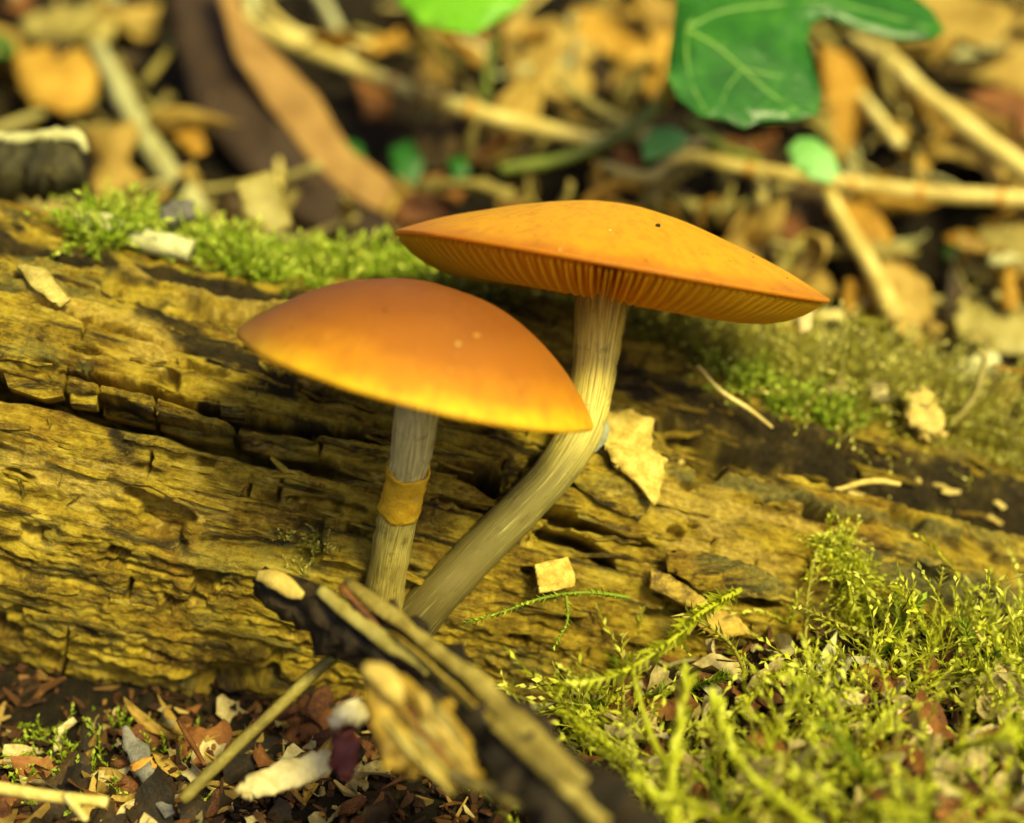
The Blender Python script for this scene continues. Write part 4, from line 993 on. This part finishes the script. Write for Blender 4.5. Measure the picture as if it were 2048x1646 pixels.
for k in range(9):
    o0 = -70 + k * 17.5; x0, y0, x1, y1 = 752 + o0 * .55 + 30, 1372 - o0 * .55, 925 + o0 * .25, 1555 - o0 * .5
    x0 = max(x0, 745 + 2 * k); f = .12 + .1 * (k % 3)
    strip([(x0 + (x1-x0)*f, y0 + (y1-y0)*f, -2.50, .012), (x0*.6 + x1*.4, y0*.6 + y1*.4 + 4, -2.58, .03), (x0*.3 + x1*.7, y0*.3 + y1*.7, -2.58, .028), (x1, y1, -2.50, .010)], ['split', 'splitor', 'olive', 'splitor', 'rust', 'split', 'splitor', 'woodchip', 'split'][k], 'splinter', seed=40 + k, rough=.5, n=20)
strip([(728, 1335, -2.45, .05), (760, 1350, -2.5, .08), (790, 1385, -2.52, .07), (800, 1405, -2.5, .03)], 'woodchip', 'torn_edge', seed=8, rough=.15, n=14)
strip([(840, 1510, -2.5, .03), (920, 1555, -2.55, .05), (1010, 1590, -2.7, .045), (1110, 1635, -2.9, .04), (1250, 1710, -3.2, .04)], 'split', 'torn_edge', seed=9)
strip([(905, 1400, -2.1, .05), (890, 1420, -2.1, .07), (900, 1440, -2.1, .04)], 'splitor', 'wood_knob', seed=10, flat=.8, n=10)

fibre('stalk', pd([(365, 1600, -.9), (430, 1535, -.85), (540, 1430, -.8), (620, 1355, -.75), (700, 1285, -.7)]), [.05, .052, .05, .05, .045], 'olive', 'thin straight olive brown stalk leaning from litter to the dark stick', 'stalk', seed=21, n=30)
st = root('grass_stalk', at(335, 1620, -.6), 'grey dead grass stalk with an orange node at the log foot', 'stalk')
V_, F_ = tube(pxs([(248, 1452, .15, .02), (266, 1490, .05, .085), (285, 1530, -.1, .10), (310, 1580, -.3, .085), (340, 1630, -.5, .05)]), 30, 12, rough=.35, seed=22, flat=.45, freq=2); link('stalk', mesh_from('stalk', V_, F_), M['grey'], st)
V_, F_ = tube(pxs([(284, 1522, -.07, .096), (287, 1532, -.11, .104), (291, 1545, -.15, .096)]), 8, 14, rough=.3, seed=22, flat=.5); link('node', mesh_from('node', V_, F_), M['orange'], st)
fibre('straw', pd([(-80, 1565, -.9), (0, 1576, -1.0), (100, 1592, -1.1), (215, 1604, -1.2)]), [.05, .055, .05, .045], 'straw', 'pale straw lying flat in the litter at the log foot', 'straw', seed=23, n=26)
fibre('straw', pd([(130, 1590, -1.15), (150, 1612, -1.25), (172, 1640, -1.4)]), [.03, .035, .02], 'straw', 'short pale side straw bent off the flat straw', 'straw', seed=24, n=12)
fibre('needle', pd([(355, 1440, .2), (380, 1480, .05), (410, 1530, -.2)]), [.015, .024, .015], 'rust', 'short rust brown needle leaning on the log foot', 'needle', seed=25, n=12)
boxy([(474, 1578), (500, 1555), (560, 1530), (610, 1515), (650, 1500), (668, 1535), (640, 1560), (600, 1575), (550, 1592), (490, 1596)], -1.0, VIEW + .5 * UP, .08, 'cream', 'wood_chip', 'long cream wood chip lying below the thin olive stalk', 'wood chip', bulge=.1, rag=.07, seed=12, crinkle=.15)
boxy([(660, 1440), (680, 1408), (718, 1398), (735, 1430), (722, 1452), (690, 1446), (668, 1462)], -1.4, VIEW + .3 * UP, .06, 'white', 'fungus_bit', 'white crumpled fungus bit above the maroon seed case', 'fungus', bulge=.3, rag=.1, crinkle=.2)
boxy([(672, 1470), (700, 1456), (722, 1480), (715, 1530), (690, 1560), (665, 1525)], -1.35, VIEW + .2 * UP, .10, 'maroon', 'seed_case', 'dark maroon seed case beside the torn wood of the stick', 'seed case', bulge=.4, rag=.1, crinkle=.3)
lc = root('leaf_chip', at(1870, 1500, -.9), 'pinkish cream broken leaf chip lying in the moss mound', 'leaf chip')
V_, F_ = poly_plate([(1795, 1420), (1830, 1428), (1860, 1448), (1888, 1462), (1905, 1500), (1908, 1528), (1880, 1536), (1840, 1514), (1785, 1480), (1780, 1450)], at(1850, 1480, -.85), VIEW + .5 * UP, bulge=.06, rag=.05, seed=3, crinkle=.12)
link('blade', mesh_from('blade', V_, F_), M['pink'], lc, thick=.05)
V_, F_ = poly_plate([(1892, 1464), (1925, 1478), (1952, 1492), (1950, 1520), (1935, 1535), (1912, 1528), (1908, 1500)], at(1925, 1500, -.87), VIEW + .6 * UP + .3 * RIGHT, bulge=.06, rag=.08, seed=4)
link('blade', mesh_from('blade', V_, F_), M['woodchip'], lc, thick=.05)
boxy([(1700, 1345), (1735, 1330), (1780, 1365), (1815, 1415), (1800, 1425), (1750, 1390), (1705, 1372)], -.2, VIEW + .5 * UP - .3 * RIGHT, .04, 'ochre', 'leaf_sliver', 'orange brown leaf sliver above the pinkish leaf chip', 'leaf scrap', bulge=.15)
boxy([(1835, 1330), (1862, 1305), (1875, 1340), (1855, 1375), (1838, 1365)], -.1, VIEW + .4 * UP, .04, 'rust', 'leaf_sliver', 'upright rust red leaf scrap against the dark log foot', 'leaf scrap', bulge=.2)
boxy([(1950, 1470), (2010, 1450), (2030, 1500), (2000, 1570), (1960, 1560), (1945, 1520)], -1.1, VIEW + .5 * UP, .04, 'ochre', 'leaf_scrap', 'crumpled ochre leaf beside the pinkish leaf chip', 'leaf scrap', bulge=.2, crinkle=.4, rag=.1)

# ------------------------------------------------------------------ background: leaf litter on the bank, all out of focus
def leaf_thing(name, pxl, lift, tilt, mat, label, thick=.03, **kw):
    c = np.mean(pxl, 0); V_, F_ = poly_plate(pxl, bank(c[0], c[1], lift), tilt, **kw)
    return thing(name, V_, F_, M[mat], label, 'leaf', thick=thick)
# long folded leaf: lit and shaded half are told apart by colour
lf = root('long_leaf', bank(780, 440, .1), 'long folded brown leaf lying across the bank behind the short cap', 'leaf')
c = bank(600, 260, 1.0)
V_, F_ = poly_plate([(425, -60), (470, 130), (540, 230), (620, 330), (700, 400), (830, 460), (800, 390), (700, 310), (630, 195), (550, 120), (490, 50), (470, -60)], c, VIEW + .5 * UP + .3 * RIGHT, bulge=.05, crinkle=.12, seed=2)
o = link('blade', mesh_from('blade', V_, F_), litter_mat('tan leaf half', (.20, .105, .025), (.32, .18, .045), (.42, .25, .075), translucent=.1), lf, thick=.04); o['label'] = 'tan half of the folded leaf, coloured as its sunlit side'
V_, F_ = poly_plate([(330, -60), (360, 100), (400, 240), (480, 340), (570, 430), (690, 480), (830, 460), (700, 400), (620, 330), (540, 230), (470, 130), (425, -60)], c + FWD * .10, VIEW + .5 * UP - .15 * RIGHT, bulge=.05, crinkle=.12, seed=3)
o = link('blade', mesh_from('blade', V_, F_), M['purple'], lf, thick=.04); o['label'] = 'half of the folded leaf painted dark purplish as its shadow side'
leaf_thing('square_leaf', [(30, 110), (90, 95), (170, 105), (200, 150), (185, 215), (130, 225), (60, 205), (35, 160)], .9, VIEW + .6 * UP, 'ochre', 'ochre squarish leaf scrap behind the branch stub', bulge=.1, rag=.08, crinkle=.2)
leaf_thing('round_leaf', [(330, 215), (370, 225), (405, 270), (415, 305), (390, 315), (350, 280)], .8, VIEW + .6 * UP, 'ochre', 'small ochre leaf beside the sage green stalk', bulge=.1)
leaf_thing('curled_leaf', [(40, 45), (110, 20), (200, 15), (240, 45), (225, 85), (150, 95), (70, 85)], 1.0, VIEW + .8 * UP, 'beige', 'pale beige curled leaf above the ochre squarish scrap', bulge=.2, crinkle=.3)
leaf_thing('brown_leaf', [(1760, 0), (1850, -40), (2000, 20), (2100, 120), (2100, 200), (1990, 170), (1880, 150), (1800, 80)], .9, VIEW + .6 * UP - .2 * RIGHT, 'tan', 'large tan leaf behind the ivy tip and the pale stem', bulge=.1, crinkle=.2)
leaf_thing('red_leaf', [(1930, 190), (2000, 175), (2100, 215), (2100, 290), (2010, 260)], .5, VIEW + .5 * UP, 'rust', 'rust red leaf below the large tan leaf', bulge=.1, crinkle=.2)
leaf_thing('hanging_leaf', [(1640, 90), (1700, 110), (1730, 220), (1700, 330), (1660, 320), (1640, 200)], .7, VIEW + .3 * UP + .4 * RIGHT, 'ochre', 'upright ochre leaf just beside the ivy leaf', bulge=.15, crinkle=.2)
leaf_thing('pale_leaf', [(1000, 50), (1100, 40), (1200, 120), (1180, 190), (1090, 200), (1010, 130)], .8, VIEW + .7 * UP, 'tan', 'tan crumpled leaf behind the upper straw', bulge=.15, crinkle=.5, rag=.1, seed=5)
leaf_thing('pale_leaf', [(1130, 30), (1300, 10), (1345, 60), (1330, 150), (1240, 130), (1150, 90)], .9, VIEW + .9 * UP, 'ochre', 'broad ochre leaf between the lime leaf and the ivy leaf', bulge=.15, crinkle=.4, rag=.1, seed=6)
leaf_thing('pale_leaf', [(1760, 530), (1850, 560), (1870, 640), (1840, 720), (1790, 660), (1750, 600)], .6, VIEW + .5 * UP, 'tan', 'tan leaf behind the arching moss shoot', bulge=.15, crinkle=.3, rag=.1, seed=7)
leaf_thing('pale_leaf', [(1660, 380), (1740, 420), (1800, 520), (1780, 570), (1700, 500), (1650, 430)], .6, VIEW + .6 * UP + .3 * RIGHT, 'ochre', 'narrow ochre leaf below the jointed straw', bulge=.1, crinkle=.3, seed=8)
leaf_thing('grey_leaf', [(1950, 470), (2060, 450), (2100, 540), (2040, 590), (1960, 550)], .7, VIEW + .8 * UP, 'beige', 'grey beige leaf under the end of the jointed straw', bulge=.2, crinkle=.4, seed=9)
leaf_thing('mossy_leaf', [(1900, 610), (2020, 590), (2100, 640), (2080, 720), (1960, 710), (1910, 660)], .6, VIEW + .7 * UP, 'olive', 'dull olive leaf behind the curled tendril', bulge=.2, crinkle=.4, seed=10)

def straw(path, mat, label, nodes=(), name='straw', cat='straw', rough=.08, seed=0, group=None):
    rows = [np.r_[bank(x, y, l), r] for x, y, l, r in path]
    rt = root(name, rows[0][:3], label, cat, group)
    V_, F_ = tube(rows, 40, 12, rough=rough, seed=seed); link('stalk', mesh_from('stalk', V_, F_), M[mat], rt)
    P = spline(rows, 200)
    for t in nodes:
        i = int(t * 196) + 1; seg_ = P[i-1:i+3].copy(); k = np.array([1.02, 1.10, 1.10, 1.02]); seg_[:, 3] *= k
        V_, F_ = tube(seg_, 6, 12); link('node', mesh_from('node', V_, F_), M['orange'], rt)
    return rt
straw([(470, 25, 1.4, .10), (560, 75, 1.35, .12), (680, 125, 1.3, .105), (780, 165, 1.25, .095), (850, 190, 1.2, .10), (990, 235, 1.1, .105), (1120, 265, 1.0, .10), (1215, 290, .9, .09)], 'straw', 'long pale straw crossing the bank above the golden cap', nodes=(.52, .71), seed=1)
straw([(1200, 330, 1.3, .07), (1290, 355, 1.3, .075), (1380, 310, 1.2, .07), (1440, 325, 1.2, .085), (1550, 345, 1.2, .08), (1700, 365, 1.2, .085), (1850, 385, 1.2, .095), (2000, 395, 1.2, .10), (2150, 405, 1.2, .10)], 'straw', 'jointed pale straw lying level behind the golden cap', nodes=(.36, .57, .70, .86), seed=2)
straw([(1705, 75, 1.6, .07), (1765, 110, 1.6, .12), (1840, 180, 1.5, .115), (1940, 260, 1.4, .12), (2040, 335, 1.3, .13), (2150, 415, 1.2, .13)], 'straw', 'stout whitish stem slanting down right from the ivy leaf', seed=3)
straw([(195, 95, 1.3, .10), (230, 160, 1.2, .13), (270, 240, 1.1, .14), (320, 320, .9, .15), (400, 430, .7, .16)], 'sage', 'sage green stalk standing on the bank behind the broken twig', seed=4, name='stalk', cat='stalk')
straw([(380, 10, 1.3, .05), (345, 90, 1.2, .05), (290, 165, 1.1, .06)], 'olive', 'thin olive stalk crossing behind the sage green stalk', seed=5, name='stalk', cat='stalk')
straw([(985, 70, 1.5, .05), (978, 130, 1.4, .05), (968, 200, 1.2, .05)], 'green_stalk', 'thin green stalk hanging from the lime leaf', seed=6, name='stalk', cat='stalk')
straw([(1350, 150, 1.9, .06), (1310, 215, 1.7, .065), (1240, 270, 1.5, .07), (1150, 310, 1.2, .07), (1000, 340, .9, .07)], 'green_stalk', 'olive green ivy runner curving left from the ivy leaf', seed=7, name='runner', cat='stalk')
straw([(1380, 240, 1.6, .05), (1440, 290, 1.5, .05), (1520, 320, 1.4, .05)], 'green_stalk', 'short green stalk under the ivy leaf tip', seed=8, name='stalk', cat='stalk')
straw([(1650, 370, 1.0, .07), (1690, 450, .9, .09), (1740, 530, .8, .10), (1790, 640, .7, .11)], 'straw', 'pale straw slanting down behind the golden cap rim', seed=9)
straw([(1830, 300, .9, .06), (1825, 340, .9, .07), (1830, 380, .9, .08)], 'beige', 'short beige stub above the jointed straw', seed=10, name='stalk', cat='stalk')
straw([(620, -40, 1.0, .08), (660, 30, 1.0, .08), (700, 110, 1.0, .07)], 'sage', 'pale stub crossing the long straw near its upper end', seed=11, name='stalk', cat='stalk')
straw([(1720, 190, .9, .07), (1760, 240, .9, .08), (1800, 290, .8, .08)], 'straw', 'short straw under the stout whitish stem', seed=12)
straw([(1020, 120, 1.0, .08), (1050, 180, .9, .08), (1100, 200, .9, .08), (1160, 240, .9, .07)], 'tan', 'bent tan stalk just above the long straw', seed=13, name='stalk', cat='stalk')
straw([(1900, 760, 1.0, .10), (1940, 735, 1.0, .12), (1990, 720, 1.0, .10)], 'sage', 'pale green stalk behind the hooked tendril', seed=14, name='stalk', cat='stalk')

# ivy leaf and green leaves
def plane_pt(px, p0, n):
    d = ray(*px); return CAM + np.dot(p0 - CAM, n) / np.dot(d, n) * d
ivn = nrm(VIEW + .55 * UP + .1 * RIGHT); ivp = at(1500, 100, 3.2)
iv = root('ivy_leaf', plane_pt((1368, 68), ivp, ivn), 'glossy dark green lobed ivy leaf with pale veins above the golden cap', 'leaf')
out = [(1352, -10), (1345, 60), (1336, 120), (1334, 160), (1355, 200), (1400, 236), (1450, 246), (1485, 262), (1520, 250), (1580, 250), (1632, 238), (1640, 195), (1622, 150), (1608, 105), (1618, 62), (1650, 48), (1720, 74), (1800, 88), (1868, 80), (1888, 62), (1862, 22), (1800, -20), (1720, -70), (1600, -120), (1480, -110), (1390, -60)]
V_, F_ = poly_plate(out, ivp, ivn, bulge=.06, crinkle=.05, cuts=4, seed=3)
bl = link('blade', mesh_from('blade', V_, F_), M['ivy'], iv, thick=.03)
def vein(path, r):
    rows = []
    c_ = np.mean([plane_pt(q, ivp, ivn) for q in out], 0); rad = max(np.linalg.norm(plane_pt(q, ivp, ivn) - c_) for q in out)
    axx = nrm(np.cross(ivn, UP)); ayy = np.cross(axx, ivn)
    for i, q in enumerate(path):
        for (qq) in [q]:
            p = plane_pt(qq, ivp, ivn); s = (p - c_) / rad; a_, b_ = s @ axx, s @ ayy
            h = .06 * rad * (1 - a_*a_ - b_*b_) + .05 * rad * (float(fbm(a_*2.2 + 3*7.1 + 20, b_*2.2 + 3 + 20, 3)) - .5)
            rows.append(np.r_[p + ivn * (h + .013), 1.1 * r * (1 - .6 * i / len(path))])
    V_, F_ = tube(rows, 24, 6, flat=.5); link('vein', mesh_from('vein', V_, F_), M['vein'], bl)
vein([(1368, 68), (1420, 100), (1480, 150), (1540, 200), (1590, 232)], .022)
vein([(1372, 66), (1440, 35), (1540, 24), (1650, 20), (1760, 36), (1860, 62)], .022)
vein([(1372, 70), (1370, 120), (1385, 180), (1410, 228)], .014)
vein([(1480, 150), (1450, 190), (1440, 215)], .010); vein([(1480, 150), (1550, 165), (1610, 180)], .010)
vein([(1372, 62), (1450, -20), (1560, -80)], .016)
V_, F_ = tube([np.r_[plane_pt((1368, 68), ivp, ivn), .04], np.r_[at(1340, 160, 3.6), .045], np.r_[bank(1320, 200, 1.6), .05]], 14, 8); link('leaf_stalk', mesh_from('leaf_stalk', V_, F_), M['green_stalk'], iv)
def simple_leaf(pxl, d, n, mat, label, **kw):
    V_, F_ = poly_plate(pxl, at(*np.mean(pxl, 0), d), n, **kw); return thing('green_leaf', V_, F_, M[mat], label, 'leaf', thick=.03)
simple_leaf([(800, 10), (805, -50), (900, -80), (1000, -60), (1060, -20), (1040, 20), (990, 50), (950, 75), (900, 68), (840, 50)], 4.6, VIEW + .7 * UP, 'lime', 'bright lime green leaf hanging above the long straw', bulge=.12, crinkle=.1)
simple_leaf([(1575, 300), (1595, 278), (1630, 280), (1665, 310), (1678, 345), (1660, 368), (1620, 360), (1585, 335)], 4.2, VIEW + .5 * UP, 'pale_green', 'small oval mint green leaf on the jointed straw', bulge=.15)
simple_leaf([(1282, 290), (1305, 262), (1345, 258), (1375, 275), (1365, 300), (1320, 318), (1288, 325)], 4.6, VIEW + .6 * UP + .2 * RIGHT, 'pale_green', 'small green leaf below the ivy runner', bulge=.15)
simple_leaf([(690, 280), (720, 290), (735, 330), (715, 345), (695, 320)], 6.0, VIEW + .4 * UP, 'ivy', 'small dark green leaf in shade below the long straw', bulge=.15)
simple_leaf([(780, 300), (820, 280), (850, 330), (830, 380), (790, 360)], 6.0, VIEW + .4 * UP, 'ivy', 'shaded green leaf in the dark gap behind the golden cap', bulge=.15)
simple_leaf([(895, 320), (930, 315), (940, 350), (910, 365)], 5.8, VIEW + .4 * UP, 'ivy', 'little green leaf in the dark gap behind the golden cap', bulge=.15)

# scattered litter: leaf scraps and stalks on the bank, one object each
def variants(kind, mat, n, seed, asp):
    out = []
    for k in range(n):
        r5 = np.random.default_rng(seed + k)
        V_, F_ = leaf_shape(1, asp * r5.uniform(.8, 1.2), kind, curl=r5.uniform(-.25, .3), cup=r5.uniform(-.3, .45), twist=r5.uniform(-.6, .6), seed=seed + k, nu=10, nv=6)
        me_ = mesh_from('leaf', V_, F_); me_.materials.append(M[mat]); out.append(me_)
    return out
def bank_scatter(name, meshes, n, size, label, cat, group, seed, region=(-130, -130, 2180, 900), lift=(.0, .55), tiltv=.45, thick=.02):
    r6 = np.random.default_rng(seed); k = 0
    while k < n:
        px, py = r6.uniform(region[0], region[2]), r6.uniform(region[1], region[3])
        if py > 430 + px * .28 + 60: continue
        p = ground_hit(px, py, True); n0 = ground_n(p)
        if p[1] < 3.2: continue
        if any(((px - a_) / c_) ** 2 + ((py - b_) / d_) ** 2 < 1.0 for (a_, b_, c_, d_) in VOIDS): continue
        if 300 < px < 800 and -170 < (py - 60) - (px - 430) * 1.05 < 260 and py < 470 and not (py < px * .45 - 120): continue
        nn = nrm(n0 + tiltv * r6.normal(0, 1, 3)); s = r6.uniform(*size)
        o = bpy.data.objects.new(name, meshes[k % len(meshes)]); col.objects.link(o)
        o.matrix_basis = Matrix.Translation(p + n0 * r6.uniform(*lift)) @ frame(nn, r6.uniform(0, 6.28)) @ Matrix.Diagonal((s, s, s, 1))
        m_ = o.modifiers.new('thickness', 'SOLIDIFY'); m_.thickness = thick / s; m_.offset = 0
        w_ = mark(MARKS_B, px, py); tag(o, label + ' ' + w_, cat, group + ' ' + w_); k += 1
V_ = variants
bank_scatter('decaying_leaf', V_('scrap', 'dark', 6, 200, .7), 80, (.5, 1.4), 'dark brown decaying leaf', 'leaf', 'dark brown leaves', 301, lift=(-.05, .25))
bank_scatter('leaf_scrap', V_('oval', 'tan', 5, 220, .5) + V_('scrap', 'tan', 5, 230, .6), 80, (.45, 1.25), 'crumpled tan leaf scrap', 'leaf', 'tan leaf scraps', 302, tiltv=.7, lift=(.0, .8))
bank_scatter('leaf_scrap', V_('oval', 'ochre', 4, 240, .45) + V_('scrap', 'ochre', 4, 250, .5), 75, (.4, 1.1), 'small ochre leaf scrap', 'leaf', 'ochre leaf scraps', 303, tiltv=.7, lift=(.0, .8))
bank_scatter('narrow_leaf', V_('lance', 'beige', 6, 260, .22), 85, (.5, 1.4), 'narrow grey beige leaf', 'leaf', 'narrow beige leaves', 304, tiltv=.7, lift=(.0, .8))
bank_scatter('decaying_leaf', V_('scrap', 'rust', 5, 270, .6), 50, (.4, .9), 'rust brown leaf scrap', 'leaf', 'rust leaf scraps', 305, lift=(-.02, .3))
bank_scatter('narrow_leaf', V_('lance', 'sage', 5, 290, .30), 60, (.4, 1.0), 'narrow olive yellow leaf', 'leaf', 'olive yellow leaves', 309, tiltv=.7, lift=(.0, .7))
bank_scatter('small_green_leaf', V_('oval', 'ivy', 3, 280, .7), 6, (.3, .6), 'small green seedling leaf', 'leaf', 'seedling leaves', 306)
tw = []
for k in range(6):
    r7 = np.random.default_rng(400 + k)
    V_, F_ = tube([np.r_[-.5, .08 * r7.normal(), .05 * r7.normal(), .03], np.r_[-.15, .06 * r7.normal(), .05 * r7.normal(), .034], np.r_[.2, .06 * r7.normal(), .05 * r7.normal(), .03], np.r_[.5, .08 * r7.normal(), .05 * r7.normal(), .02]], 12, 7, rough=.15, seed=k)
    me_ = mesh_from('twig', V_, F_); me_.materials.append(M['straw' if k < 3 else 'olive']); tw.append(me_)
bank_scatter('straw_bit', tw[:3], 34, (.8, 2.0), 'short pale straw bit', 'straw', 'straw bits', 307, lift=(.1, .5), tiltv=.3, thick=.001)
bank_scatter('twig', tw[3:], 70, (.8, 2.2), 'thin olive brown twig', 'twig', 'twigs', 308, lift=(.1, .5), tiltv=.3, thick=.001)
